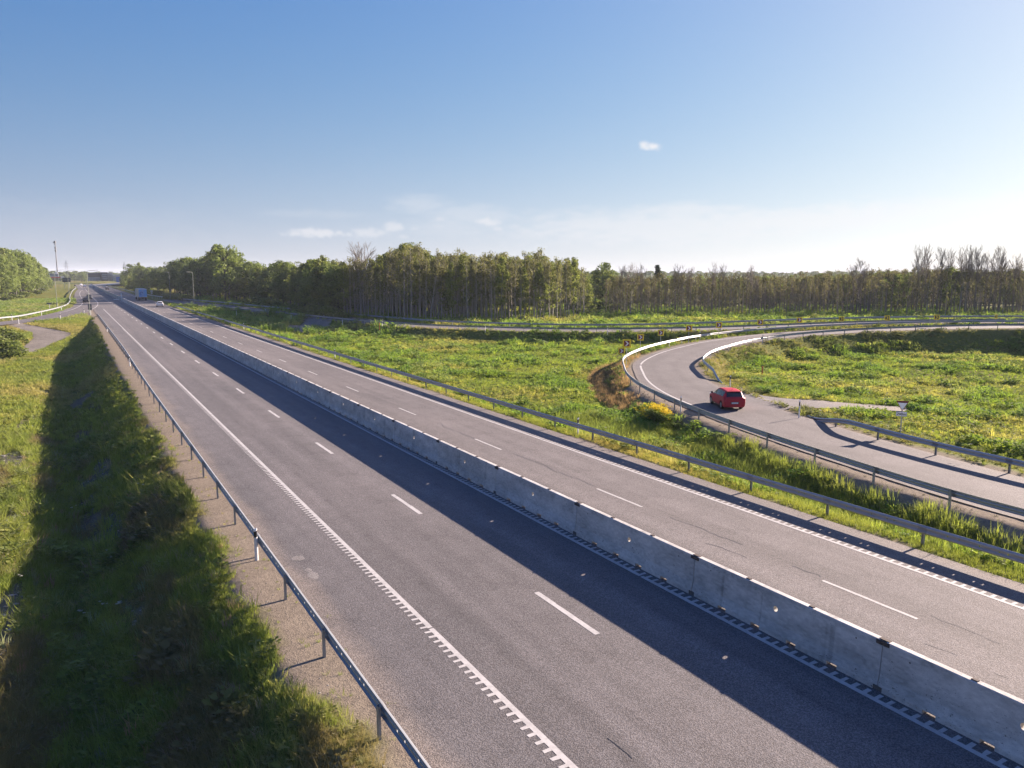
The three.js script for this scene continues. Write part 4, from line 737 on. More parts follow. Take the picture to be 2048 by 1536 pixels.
// signs seen from behind at the left
{
  const sign = (label, x, yb, yt, w, h, D, posts, extra) => { const [u, hh, v] = spot(x, yb, D), k = D / F, o = thing('direction_sign', label, 'road sign', [u, hh - 0.3, v], 0.05), H = (yb - yt) * k; const p = part('panel', rbox(w * k, h * k, 0.08, 0.02, 0, H - h * k / 2 + 0.3, 0), M.signBack, o); part('rail', box(w * k * 0.92, 0.1, 0.06, 0, H - h * k * 0.3, 0.07), M.oldSteel, p); for (const s of posts) part('post', new THREE.CylinderGeometry(0.07, 0.07, H, 8).translate(s * w * k * 0.32, H / 2, -0.1), M.lampGrey, o); };
  sign('wide dark direction sign seen from behind at the far left, behind a street lamp', 134.5, 575, 555.5, 14, 9, 330, [-1, 1]);
  sign('tall dark sign panel seen from behind, standing in front of the nearest street lamp', 182, 631, 608.5, 5, 12, 178, [0]);
  sign('narrow dark sign panel seen from behind, tight against the left side of the lamp pole', 178.6, 630, 608.5, 2.4, 11, 186, [0]);
  sign('small dark arrow sign seen from behind on a short post in the left meadow', 99.7, 620, 605.5, 9, 2.4, 200, [0]);
  sign('tiny dark sign on a post beside the far left carriageway', 150.5, 579, 570, 3.2, 2.6, 420, [0]);
  { const [u, hh, v] = spot(304, 596, 290), o = thing('round_sign', 'pale round sign on a pole right behind the truck', 'road sign', [u, hh - 0.3, v], -0.3), k = 290 / F; part('disc', new THREE.CylinderGeometry(0.45, 0.45, 0.04, 20).rotateX(Math.PI / 2).translate(0, 15 * k, 0), M.lampGrey, o); part('plate', rbox(0.6, 0.5, 0.04, 0.02, 0, 11 * k, 0), M.lampGrey, o); part('pole', new THREE.CylinderGeometry(0.05, 0.05, 16 * k, 8).translate(0, 8 * k, -0.05), M.lampGrey, o); }
}

// ---------------------------------------------------------------- grass and weeds: real blades, scattered by the hundred thousand
const leafMat = (o = {}) => new THREE.MeshPhysicalMaterial({ color: RGB(1, 1, 1), roughness: 0.95, transmission: 0.55, thickness: 0, specularIntensity: 0.3, side: THREE.DoubleSide, ...o });
M.blade = leafMat();
M.leaf = leafMat({ vertexColors: true });
function tuft(seed, blades, tall, spread, wide, lean) {
  const r = rng(seed), pos = [], idx = [];
  for (let k = 0; k < blades; k++) {
    const a = r() * 6.283, d = spread * Math.sqrt(r()), x = Math.cos(a) * d, z = Math.sin(a) * d, h = tall * (0.45 + 0.55 * r()), b = a + (r() - 0.5) * 2, l = lean * h * (0.3 + r()), w = wide * (0.6 + 0.7 * r()), px = -Math.sin(b) * w, pz = Math.cos(b) * w, dx = Math.cos(b) * l, dz = Math.sin(b) * l, o = pos.length / 3;
    pos.push(x - px, -0.05, z - pz, x + px, -0.05, z + pz, x - px * 0.8 + dx * 0.35, h * 0.6, z - pz * 0.8 + dz * 0.35, x + px * 0.8 + dx * 0.35, h * 0.6, z + pz * 0.8 + dz * 0.35, x + dx, h, z + dz);
    idx.push(o, o + 1, o + 2, o + 1, o + 3, o + 2, o + 2, o + 3, o + 4);
  }
  return mesh(pos, idx);
}
function weed(seed, leaves, R, H, size) {
  const r = rng(seed), pos = [], idx = [];
  for (let k = 0; k < leaves; k++) {
    const a = r() * 6.283, q = Math.sqrt(r()), y = H * (0.15 + 0.85 * r()) * (1 - 0.45 * q * q), x = Math.cos(a) * R * q, z = Math.sin(a) * R * q, s = size * (0.6 + 0.8 * r()), t = r() * 6.283, up = 0.25 + 0.75 * r();
    const ax = Math.cos(t) * s, az = Math.sin(t) * s, bx = -Math.sin(t) * s * 0.42, bz = Math.cos(t) * s * 0.42, o = pos.length / 3;
    pos.push(x, y, z, x + ax * 0.5 + bx, y + s * up * 0.5, z + az * 0.5 + bz, x + ax, y + s * up * 0.6, z + az, x + ax * 0.5 - bx, y + s * up * 0.45, z + az * 0.5 - bz);
    idx.push(o, o + 1, o + 2, o, o + 2, o + 3);
  }
  return mesh(pos, idx);
}
const scatter = new Map();
function sow(kind, u, h, v, s, tall, turn, c) { if (!scatter.has(kind)) scatter.set(kind, []); scatter.get(kind).push([u, h, v, s, tall, turn, c]); }
const inView = (u, v, m = 60) => { const c = Math.cos(YAW), s = Math.sin(YAW), X = u * c - v * s, Z = u * s + v * c, y = -EYE, z2 = Z * Math.cos(PITCH) - y * Math.sin(PITCH), y2 = y * Math.cos(PITCH) + Z * Math.sin(PITCH); if (z2 < 3) return false; const px = W2 + F * X / z2, py = H2 - F * y2 / z2; return px > -m && px < 2048 + m && py < 1536 + m * 2; };
function mixColor(u, v, r) {
  const a = fbm(u * 0.35 + 3, v * 0.35 + 8, 3), b = fbm(u * 0.11 + 70, v * 0.09, 3), q = r();
  let c = [lerp(0.17, 0.345, a), lerp(0.245, 0.375, a), lerp(0.042, 0.06, a)];
  const dry = smooth(0.52, 0.7, b + 0.25 * (q - 0.5)); c = c.map((x, i) => lerp(x, [0.46, 0.37, 0.13][i], dry * 0.6));
  const k = 0.72 + 0.55 * q; return c.map((x) => x * k);
}
{
  const r = rng(4242);
  const kinds = { grass: [tuft(1, 22, 0.4, 0.14, 0.0065, 0.6), tuft(2, 18, 0.5, 0.18, 0.007, 0.8), tuft(3, 26, 0.32, 0.13, 0.0065, 0.5)], meadow: [weed(4, 34, 0.42, 0.5, 0.2), weed(5, 30, 0.36, 0.62, 0.18), weed(6, 40, 0.5, 0.4, 0.22)], rough: [tuft(7, 30, 0.62, 0.3, 0.022, 0.6), tuft(8, 26, 0.72, 0.34, 0.026, 0.5)], dry: [tuft(9, 26, 0.8, 0.25, 0.012, 0.45), tuft(10, 22, 0.95, 0.3, 0.013, 0.5)] };
  const fill = (u0, u1, v0, v1, step, fn) => { for (let v = v0; v < v1; v += step) for (let u = u0; u < u1; u += step) { const a = u + (r() - 0.5) * step * 1.6, b = v + (r() - 0.5) * step * 1.6; if (!inView(a, b)) continue; fn(a, b); } };
  const spin = () => r() * 6.283;
  // the left slope, ditch and bank
  fill(-8, 5.2, 6, 64, 0.115, (u, v) => { const [z, g] = ground(u, v); if (r() > g * (u > 3.9 ? 0.75 : 0.95)) return; const n = fbm(u * 0.6, v * 0.35 + 40, 3), D = Math.hypot(u, v); if (D > 26 && r() < (D > 40 ? 0.62 : 0.35)) return; const s = (0.6 + 0.75 * n + (r() < 0.06 ? 0.5 : 0)) * (u > 4.0 ? 0.5 : u > 3 ? 0.8 : 1) * (D > 34 ? 1.2 : 1), k = z === 'scree' ? 'grass' : n > 0.66 && u < 3 ? 'weed' : 'grass'; const brown = smooth(0.56, 0.66, fbm(u * 0.45 + 90, v * 0.22, 3)), hue = (c) => c.map((x, i) => lerp(x, [0.24, 0.17, 0.085][i], brown * 0.7)), t = r(); if (t < 0.035) sow('dry', u, T(u, v), v, s * 0.55, 0.9, spin(), [0.42, 0.36, 0.2].map((c) => c * (0.7 + 0.5 * r()))); else if ((k === 'weed' && r() < 0.5) || t > 0.93) sow('meadow', u, T(u, v), v, s * (0.35 + 0.4 * r()), 0.9, spin(), hue(mixColor(u, v, r)).map((c) => c * 0.8)); else sow('grass', u, T(u, v), v, s * (0.7 + 0.5 * r()), 0.7 + 0.5 * r(), spin(), hue(mixColor(u, v, r))); });
  fill(4.0, 5.5, 8, 60, 0.3, (u, v) => { if (r() < 0.16) sow('grass', u, T(u, v), v, 0.22 + 0.3 * r(), 0.7, spin(), mixColor(u, v, r)); });
  fill(-26, 5, 64, 205, 0.42, (u, v) => { if (ground(u, v)[1] < r() || (u > 3.2 && r() < 0.4)) return; sow(r() < 0.25 ? 'meadow' : 'rough', u, T(u, v), v, (u > 3.2 ? 0.5 : 0.62) * (0.7 + 0.6 * r()), 0.8 + 0.4 * r(), spin(), mixColor(u, v, r)); });
  fill(-40, -8, 20, 64, 0.3, (u, v) => { if (ground(u, v)[1] < r()) return; sow('grass', u, T(u, v), v, 0.8 + 0.5 * r(), 0.8, spin(), mixColor(u, v, r)); });
  fill(-75, 4, 180, 330, 1.1, (u, v) => { if (ground(u, v)[1] < r()) return; sow(r() < 0.4 ? 'meadow' : 'rough', u, T(u, v), v, 1.5 * (0.7 + 0.6 * r()), 0.7, spin(), mixColor(u, v, r).map((c, i) => c * [0.85, 1, 0.9][i])); });
  // verge under the right guardrail
  fill(25.1, 26.6, 8, 90, 0.13, (u, v) => { const [z, g] = ground(u, v); if (r() > g * 0.85) return; if (v > 45 && r() < 0.5) return; sow('grass', u, T(u, v), v, (0.42 + 0.3 * r()) * (u < 25.45 ? 0.6 : 1), 0.8, spin(), mixColor(u, v, r).map((c, i) => c * [1.15, 1.1, 1][i])); });
  // between the motorway and the ramp
  fill(26.6, 33.5, 8, 46, 0.19, (u, v) => { const [z, g] = ground(u, v); if (r() > g * 0.9) return; const n = fbm(u * 0.5, v * 0.5, 3); sow('grass', u, T(u, v), v, 0.75 + 0.9 * n, 1.0 + 0.5 * r(), spin(), mixColor(u, v, r)); if (n > 0.5 && r() < 0.12) sow('meadow', u, T(u, v), v, 0.7, 0.9, spin(), mixColor(u, v, r).map((c) => c * 0.7)); });
  // stray tufts on the gravel shoulders of the ramp
  fill(27, 46, 8, 60, 0.4, (u, v) => { const [d] = road(ROADS[0], u, v); if (d > 3.5 && d < 5.6 && !inside(loopInside, u, v) && r() < 0.3) sow('grass', u, T(u, v), v, 0.3 + 0.25 * r(), 0.6, spin(), [0.05, 0.05, 0.02]); });
  // the meadows
  const meadow = (u, v, big) => {
    const [z, g] = ground(u, v); if (r() > g) return;
    const [d] = road(ROADS[0], u, v), outer = d < 9.5 && v > 45 && v < 71 && u < 60 && !inside(loopInside, u, v);
    if (outer && d < 7.5 && r() < 0.62 + 0.3 * smooth(0.4, 0.6, fbm(u * 0.8, v * 0.8, 3))) { const q = 0.7 + 0.6 * r(); sow('dry', u, T(u, v), v, 0.75 * (0.7 + 0.5 * r()), 0.8, spin(), [0.36 * q, 0.25 * q, 0.11 * q]); return; }
    const n = fbm(u * 0.42 + 20, v * 0.42, 3), m = smooth(0.42, 0.72, n), near = inside(loopInside, u, v) && d < 6.5, t = r();
    let c = mixColor(u, v, r).map((x, i) => x * [1.12, 1.2, 0.85][i]); if (near) c = c.map((x, i) => lerp(x, [0.19, 0.15, 0.05][i], 0.5));
    if (m > 0.75) c = c.map((x, i) => x * [0.72, 0.86, 0.85][i]);
    const s = big * (0.55 + 0.95 * m * (0.5 + r() * 0.8)) * (near ? 0.65 : 1);
    sow(t < 0.58 ? 'meadow' : 'rough', u, T(u, v), v, s, 0.7 + 0.5 * r(), spin(), c);
  };
  fill(26.5, 62, 12, 72, 0.32, (u, v) => meadow(u, v, 0.68));
  fill(62, 128, 8, 72, 0.4, (u, v) => meadow(u, v, 0.76));
  fill(26.3, 128, 72, 128, 0.5, (u, v) => meadow(u, v, 0.82));
  fill(26.3, 60, 128, 250, 0.95, (u, v) => meadow(u, v, 1.5));
  fill(60, 215, 96, 160, 0.95, (u, v) => { if (road(ROADS[1], u, v)[0] < 6) return; meadow(u, v, 1.5); });
  fill(126, 215, 44, 96, 0.95, (u, v) => meadow(u, v, 1.5));
  fill(40, 160, 160, 330, 2.2, (u, v) => meadow(u, v, 2.2));
  const dummy = new THREE.Object3D(), col = new THREE.Color();
  const words = { grass: ['grass', 'fine long grass on the slopes and verges beside the motorway'], meadow: ['meadow_weeds', 'lush green leafy weeds covering the meadows'], rough: ['rough_grass', 'coarse tall grass standing in the meadows'], dry: ['dry_grass', 'dry orange-brown grass on the outer bank of the ramp bend'] };
  for (const [kind, list] of scatter) {
    const protos = kinds[kind], parent = new THREE.Group(); parent.name = words[kind][0]; tag(parent, words[kind][1], 'grass', null, 'stuff'); scene.add(parent);
    protos.forEach((g, p) => {
      const mine = list.filter((_, k) => k % protos.length === p), im = new THREE.InstancedMesh(g, M.blade, mine.length); im.name = 'blades'; im.castShadow = im.receiveShadow = true;
      mine.forEach(([u, h, v, s, tall, turn, c], k) => { dummy.position.set(u, h, -v); dummy.rotation.set(0, turn, 0); dummy.scale.set(s, s * tall, s); dummy.updateMatrix(); im.setMatrixAt(k, dummy.matrix); im.setColorAt(k, col.setRGB(...c)); });
      parent.add(im);
    });

  }
}
// yellow flowers at the ramp, white umbels, and stones on the bare patches
{
  const r = rng(909), dummy = new THREE.Object3D(), col = new THREE.Color();
  const many = (name, label, cat, g, m, list) => { const im = new THREE.InstancedMesh(g, m, list.length); im.name = name; list.forEach(([u, h, v, s, c, t = 1], k) => { dummy.position.set(u, h, -v); dummy.rotation.set(0, r() * 6.28, 0); dummy.scale.set(s, s * t, s); dummy.updateMatrix(); im.setMatrixAt(k, dummy.matrix); im.setColorAt(k, col.setRGB(...c)); }); im.castShadow = im.receiveShadow = true; tag(im, label, cat, null, 'stuff'); scene.add(im); };
  const yellow = [], green = [];
  for (let k = 0; k < 150; k++) { const [u, h, v] = atT(1310 + (r() + r() - 1) * 34, 840 + (r() + r() - 1) * 15); green.push([u, h - 0.05, v, 0.8 + 0.4 * r(), [0.2, 0.27, 0.04], 1.1]); for (let j = 0; j < 3; j++) yellow.push([u + (r() - 0.5) * 0.7, h + 0.42 + 0.35 * r(), v + (r() - 0.5) * 0.7, 0.2 + 0.1 * r(), [0.8, 0.62 + 0.08 * r(), 0.03]]); }
  many('yellow_flowers', 'patch of bright yellow flowers at the outer ramp guardrail, left of the red car', 'flowers', weed(31, 26, 0.42, 0.4, 0.22), M.blade, yellow);
  many('flower_leaves', 'green leaves of the yellow flower patch at the outer ramp guardrail', 'plants', weed(32, 34, 0.4, 0.5, 0.18), M.blade, green);
  const white = [];
  for (let k = 0; k < 150; k++) { const a = r(); const [x, y] = a < 0.07 ? [30 + 330 * r(), 760 + 500 * r()] : a < 0.75 ? [1640 + 400 * r(), 770 + 160 * r()] : a < 0.9 ? [900 + 420 * r(), 815 + 60 * r()] : [1500 + 500 * r(), 720 + 60 * r()]; const [u, h, v] = atT(x, y); if (ground(u, v)[0] === 'road' || (u > 3 && u < 26.2)) continue; for (let j = 0; j < 1 + 2 * r(); j++) white.push([u + 0.25 * (r() - 0.5), h + 0.45 + 0.35 * r(), v + 0.25 * (r() - 0.5), 0.05 + 0.07 * r(), [0.55, 0.55, 0.46], 0.8]); }
  many('white_flowers', 'small white flower heads dotted over the meadows and the left slope', 'flowers', weed(33, 24, 0.45, 0.3, 0.35), M.blade, white);
  const rocks = [];
  for (let k = 0; k < 5200; k++) { const u = -5 + 9.8 * r(), v = 9 + 52 * r(), [z, g] = ground(u, v); if ((z === 'scree' && g < 0.6) || (z === 'gravel' && g < 0.5 && r() < 0.35)) { const q = 0.7 + 0.6 * r(), s = z === 'scree' ? 0.02 + 0.075 * Math.pow(r(), 4) : 0.012 + 0.02 * r() * r(); rocks.push([u, T(u, v) + s * 0.15, v, s, [0.22 * q, 0.21 * q, 0.19 * q], 0.55]); } }
  const stone = (() => { const g = new THREE.IcosahedronGeometry(1, 1), p = g.attributes.position; for (let i = 0; i < p.count; i++) { const x = p.getX(i), y = p.getY(i), z = p.getZ(i), n = 0.75 + 0.5 * noise(x * 2 + 5, y * 2 + z * 3 + 9); p.setXYZ(i, x * n * 1.3, y * n, z * n); } g.computeVertexNormals(); return g; })();
  many('stones', 'loose grey stones in the ditch and on the gravel shoulder at the left', 'stones', stone, std(1, 1, 1, 0.9), rocks);
}

// ---------------------------------------------------------------- trees
M.bark = std(0.1, 0.088, 0.072, 0.95, { map: repeated(barkMap, 3, 6) });
M.greyBark = std(0.58, 0.54, 0.47, 0.9, { map: repeated(barkMap, 3, 6) });
M.darkBark = std(0.33, 0.29, 0.25, 0.95, { map: repeated(barkMap, 3, 6) });
M.paleBark = std(0.55, 0.52, 0.47, 0.85, { map: repeated(barkMap, 2, 5) });
function leafCard(L, x, y, z, s, r, nx, ny, nz, c) {   // one bent leaf spray facing roughly (nx, ny, nz)
  let ax = ny * 0.3 - nz + r() - 0.5, ay = r() - 0.5, az = nx - ny * 0.3 + r() - 0.5; const al = Math.hypot(ax, ay, az) || 1; ax *= s / al; ay *= s / al; az *= s / al;
  let bx = ny * az - nz * ay, by = nz * ax - nx * az, bz = nx * ay - ny * ax; const bl = Math.hypot(bx, by, bz) || 1, w = s * (0.5 + 0.3 * r()) / bl; bx *= w; by *= w; bz *= w;
  const o = L.pos.length / 3, k = 0.18 * s;
  L.pos.push(x - ax, y - ay, z - az, x + bx + nx * k, y + by + ny * k, z + bz + nz * k, x + ax, y + ay, z + az, x - bx + nx * k, y - by + ny * k, z - bz + nz * k);
  L.idx.push(o, o + 1, o + 2, o, o + 2, o + 3); for (let i = 0; i < 4; i++) L.col.push(...c);
}
function clump(L, cx, cy, cz, R, n, size, r, tone) {
  const tint = 0.7 + 0.6 * r();
  for (let k = 0; k < n; k++) {
    let x, y, z, d; do { x = 2 * r() - 1; y = 2 * r() - 1; z = 2 * r() - 1; d = Math.hypot(x, y, z); } while (d > 1 || d < 0.05);
    const q = Math.pow(d, 0.35) / d, f = (0.75 + 0.5 * r()) * tint;
    leafCard(L, cx + x * q * R, cy + y * q * R * 0.75, cz + z * q * R, size * (0.6 + 0.8 * r()), r, x / d + (r() - 0.5), y / d + 0.3 + (r() - 0.5), z / d + (r() - 0.5), tone.map((c) => c * f));
  }
}
function tree(kind, seed) {   // a Group of trunk, (branches,) crown; about its real height, scaled when it is placed
  const r = rng(seed), W = { pos: [], idx: [] }, L = { pos: [], idx: [], col: [] }, B = { pos: [], idx: [] }, o = new THREE.Group();
  let H = 16, bark = M.bark; const bend = (r() - 0.5) * 0.06, axis = (f) => [bend * H * f * f + Math.sin(f * 5 + seed) * 0.12, f * H, Math.cos(f * 4 + seed) * 0.12];
  const trunk = (top, r0, r1, sides = 7) => tube(W, [-0.03, 0.04, 0.2, 0.4, 0.6, 0.8, 1].map((f) => [...axis(f * top), lerp(r0, r1, f) * (f < 0.03 ? 1.4 : 1)]), sides);
  const limb = (p, q, ra, rb, to = B, sides = 4) => { const m = p.map((c, i) => lerp(c, q[i], 0.5)); m[1] += (q[1] - p[1]) * -0.06 + 0.1; tube(to, [[...p, ra], [m[0], m[1], m[2], (ra + rb) / 2], [...q, rb]], sides); };
  if (kind === 'broad') {
    H = 16; trunk(0.8, 0.3, 0.07); const tone = [0.165, 0.215, 0.046], R = H * (0.26 + 0.06 * r());
    for (let k = 0; k < 44; k++) { const f = 0.2 + 0.78 * Math.pow(r(), 0.8), prof = Math.sqrt(Math.max(0.05, 1 - Math.pow((f - 0.52) / 0.5, 2))), a = r() * 6.28, d = R * prof * (0.35 + 0.65 * Math.sqrt(r())), [x0, , z0] = axis(f), x = x0 + Math.cos(a) * d, z = z0 + Math.sin(a) * d, y = f * H; if (k % 2 === 0) limb(axis(Math.max(0.12, f - 0.18)), [x, y, z], 0.09, 0.03); clump(L, x, y, z, H * (0.07 + 0.05 * r()), 82, 0.3, r, tone); }
  } else if (kind === 'birch') {
    H = 17; bark = M.paleBark; trunk(0.92, 0.17, 0.03); const tone = [0.2, 0.235, 0.05], R = H * (0.14 + 0.05 * r());
    for (let k = 0; k < 38; k++) { const f = 0.26 + 0.73 * r(), prof = Math.min(1, (1.03 - f) * 2.6) * Math.min(1, (f - 0.15) * 3.2), a = r() * 6.28, d = R * prof * (0.3 + 0.7 * r()), [x0, , z0] = axis(f), x = x0 + Math.cos(a) * d, z = z0 + Math.sin(a) * d, y = f * H - d * 0.15; limb(axis(f - 0.04), [x, y, z], 0.035, 0.015, B, 3); clump(L, x, y, z, H * (0.04 + 0.035 * r()), 56, 0.24, r, tone); }
  } else if (kind === 'thin' || kind === 'brown') {
    H = 15; bark = kind === 'thin' ? M.greyBark : M.darkBark; trunk(0.97, 0.15 + 0.07 * r(), 0.035, 6); const tone = kind === 'thin' ? [0.18, 0.185, 0.06] : [0.13, 0.125, 0.05];
    for (let k = 0; k < 84; k++) { const f = 0.18 + 0.8 * Math.pow(r(), 0.85), a = r() * 6.28, l = H * (0.05 + 0.1 * r()) * (1.15 - f * 0.75), p = axis(f), q = [p[0] + Math.cos(a) * l * 0.75, p[1] + l * (0.35 + 0.7 * r()), p[2] + Math.sin(a) * l * 0.75]; limb(p, q, 0.03, 0.012, B, 3); if (r() < 0.5) { const e = [q[0] + (r() - 0.5) * l, q[1] + l * 0.4 * r(), q[2] + (r() - 0.5) * l]; limb(p.map((c, i) => lerp(c, q[i], 0.6)), e, 0.02, 0.01, B, 3); } if (r() < (kind === 'thin' ? (f > 0.62 ? 0.6 : f > 0.4 ? 0.28 : 0.07) : f > 0.7 ? 0.55 : f > 0.4 ? 0.2 : 0.06)) clump(L, ...q, 0.45 + 0.45 * r(), 10 + Math.floor(9 * r()), 0.17, r, tone); }
  } else if (kind === 'bare') {
    H = 18; bark = M.darkBark; trunk(0.72, 0.2, 0.07, 6);
    const grow = (p, dir, l, rad, lev) => { const q = [p[0] + dir[0] * l, p[1] + dir[1] * l, p[2] + dir[2] * l]; limb(p, q, rad, rad * 0.6, B, lev > 1 ? 3 : 4); if (lev >= 3) return; const n = lev === 0 ? 5 : 4; for (let k = 0; k < n; k++) { const a = r() * 6.28, s = 0.3 + 0.32 * r(), e = [dir[0] + Math.cos(a) * s, dir[1] + 0.18, dir[2] + Math.sin(a) * s], m = Math.hypot(...e), f = 0.3 + 0.7 * (k + r()) / n; grow(p.map((c, i) => lerp(c, q[i], f)), e.map((c) => c / m), l * (0.48 + 0.2 * r()), Math.max(0.02, rad * 0.55), lev + 1); } };
    for (let k = 0; k < 13; k++) { const f = 0.36 + 0.36 * k / 12, a = k * 2.4 + r(), s = k === 12 ? 0.05 : 0.34 + 0.22 * r(), d = [Math.cos(a) * s, 1, Math.sin(a) * s], m = Math.hypot(...d); grow(axis(f), d.map((c) => c / m), H * (0.15 + 0.06 * r()), 0.06, 0); }
  } else if (kind === 'spruce') {
    H = 15; trunk(0.95, 0.2, 0.03); for (let k = 0; k < 26; k++) { const f = 0.12 + 0.87 * k / 25, R = H * 0.17 * (1.04 - f); for (let j = 0; j < 7; j++) { const a = j * 0.9 + k * 0.7 + r() * 0.5, [x0, , z0] = axis(f); clump(L, x0 + Math.cos(a) * R * 0.6, f * H - R * 0.2, z0 + Math.sin(a) * R * 0.6, Math.max(0.25, R * 0.45), 16, 0.26, r, [0.05, 0.085, 0.03]); } }
  } else {   // bush
    H = 3; tube(W, [[0, -0.2, 0, 0.08], [0.1, 0.8, 0, 0.05], [0.2, 1.8, 0.1, 0.03]], 5); for (let k = 0; k < 15; k++) { const a = r() * 6.28, d = 1.3 * Math.sqrt(r()), y = 0.5 + 1.9 * r() * (1.1 - d / 1.8); clump(L, Math.cos(a) * d, y, Math.sin(a) * d, 0.55 + 0.4 * r(), 42, 0.19, r, [0.15, 0.19, 0.035]); }
  }
  part('trunk', mesh(W.pos, W.idx), bark, o);
  if (B.pos.length) part('branches', mesh(B.pos, B.idx), bark === M.paleBark ? M.bark : bark, o);
  if (L.pos.length) part('crown', mesh(L.pos, L.idx, null, L.col), M.leaf, o);
  o.userData.tall = kind === 'bush' ? 2.9 : H * (kind === 'broad' ? 1.05 : kind === 'bare' ? 1.08 : 1.0);
  return o;
}
const protos = {};
for (const [kind, n] of [['broad', 5], ['birch', 5], ['thin', 6], ['brown', 6], ['bare', 5], ['spruce', 2], ['bush', 4]]) protos[kind] = Array.from({ length: n }, (_, k) => tree(kind, 1000 + k * 37 + kind.length * 211));
const names = { broad: 'broadleaf_tree', birch: 'birch_tree', thin: 'slim_tree', brown: 'slim_tree', bare: 'bare_tree', spruce: 'spruce_tree', bush: 'bush' };
const rT = rng(31337);
// plants the tree that fills the photograph's column x from its foot at row yb up to row yt, pushed back by some metres
function plant(kind, x, yb, yt, back, label, category, group, opt = {}) {
  const [u0, v0] = at(x, yb, -0.5), D0 = depthOf(u0, v0), k = 1 + back / D0, u = u0 * k, v = v0 * k, D = D0 * k, g = T(u, v, false);
  const foot = H2 - F * (((g - EYE) * Math.cos(PITCH) + D * Math.sin(PITCH)) / (D * Math.cos(PITCH) - (g - EYE) * Math.sin(PITCH)));
  const H = clamp((foot - yt) / F * D * 1.01, 1, 30), p = protos[kind][opt.form ?? Math.floor(rT() * protos[kind].length)], s = H / p.userData.tall;
  const o = p.clone(); o.name = numbered(names[kind]); o.userData = {}; o.position.set(u, g - 0.05, -v); o.rotation.y = rT() * 6.28;
  const w = s * (opt.wide ?? 1) * (0.9 + 0.25 * rT()); o.scale.set(w, s, w); if (opt.lean) o.rotation.z = opt.lean;
  scene.add(o); return tag(o, label, category, group);
}
const curve = (pts) => (x) => { for (let k = 1; k < pts.length; k++) if (x <= pts[k][0]) return lerp(pts[k - 1][1], pts[k][1], clamp((x - pts[k - 1][0]) / (pts[k][0] - pts[k - 1][0]))); return pts[pts.length - 1][1]; };
const skyline = curve([[-60, 492], [40, 496], [60, 503], [82, 518], [97, 541], [98, 545], [250, 542], [262, 527], [282, 524], [292, 536], [308, 524], [320, 529], [345, 516], [365, 514], [385, 511], [410, 512], [425, 500], [450, 492], [468, 500], [482, 524], [500, 516], [520, 520], [545, 530], [566, 519], [590, 521], [612, 522], [650, 508], [690, 522], [706, 516], [760, 520], [785, 498], [820, 491], [852, 497], [868, 508], [900, 502], [930, 504], [950, 516], [972, 505], [1005, 504], [1018, 514], [1050, 508], [1085, 503], [1098, 518], [1130, 518], [1146, 517], [1165, 540], [1188, 544], [1222, 546], [1250, 546], [1330, 545], [1400, 544], [1500, 545], [1600, 543], [1660, 541], [1715, 540], [1760, 533], [1800, 534], [1850, 531], [1950, 533], [2100, 530]]);
const footLine = curve([[-60, 606], [0, 603], [50, 594], [97, 580], [250, 577], [300, 582], [350, 588], [400, 600], [450, 603], [500, 607], [560, 613], [600, 622], [640, 632], [690, 640], [760, 643], [900, 645], [1100, 642], [1160, 638], [1230, 634], [1400, 632], [2100, 632]]);
const masses = { broad: [], birch: [], thin: [], brown: [], bush: [] };
const nth = (n) => n + (n % 100 > 10 && n % 100 < 14 ? 'th' : ['th', 'st', 'nd', 'rd'][n % 10] ?? 'th');
const kindWords = { broad: 'leafy green broadleaf tree', birch: 'pale-trunked light green birch', thin: 'slim grey-trunked sparse tree', brown: 'slim dark tree', bare: 'leafless tree', spruce: 'dark spruce' };
function stand(x0, x1, step, pick, where, group, wide = 1) {
  for (let row = 0; row < 2; row++) {
    const count = {};
    for (let x = x0 + row * step * 0.5; x < x1; x += step * (0.7 + 0.6 * rT())) {
      const kind = pick(x, row, rT()), q = rT(), yt = skyline(x) + (row === 0 ? 6 + 34 * q : 14 * q); count[kind] = (count[kind] ?? 0) + 1;
      const label = `${kindWords[kind]}, ${nth(count[kind])} from the left in the ${row ? 'second' : 'front'} row ${where}`;
      plant(kind, x, footLine(x) - 0.5, yt, row * 8 + 5 * rT(), label, 'tree', group, { wide: wide * (0.8 + 0.4 * rT()), lean: kind === 'thin' && rT() < 0.25 ? (rT() - 0.4) * 0.22 : (rT() - 0.5) * 0.04 });
    }
  }
  // the wood behind, which reads as one mass
  for (let row = 2; row < 9; row++) for (let x = x0 - 10; x < x1 + 10; x += step * 1.3 * (0.6 + 0.8 * rT())) { let kind = pick(x, row, rT()); if (kind === 'bare' || kind === 'spruce') kind = 'birch'; if (row > 4 && rT() < 0.5) kind = 'broad'; masses[kind].push([x, footLine(x), skyline(x) + 5 + 30 * rT(), row * 7 + 6 * rT() + (row > 5 ? (row - 5) * 14 : 0), wide]); }
}
stand(-30, 97, 10, (x, row, q) => (q < 0.55 ? 'broad' : 'birch'), 'of the left wood', 'trees of the left wood');
stand(258, 415, 13, (x, row, q) => (q < 0.72 ? 'broad' : 'birch'), 'behind the truck', 'trees behind the truck');
stand(415, 690, 12, (x, row, q) => (q < 0.46 ? 'broad' : q < 0.95 ? 'birch' : 'spruce'), 'of the green wood', 'trees of the green wood behind the far ramp');
stand(690, 935, 7.4, (x, row, q) => (row < 2 ? (q < 0.88 ? 'thin' : 'birch') : row < 4 ? (q < 0.7 ? 'thin' : 'birch') : q < 0.3 ? 'thin' : q < 0.6 ? 'birch' : 'broad'), 'of the grey-trunked wood', 'grey-trunked trees behind the far ramp', 0.8);
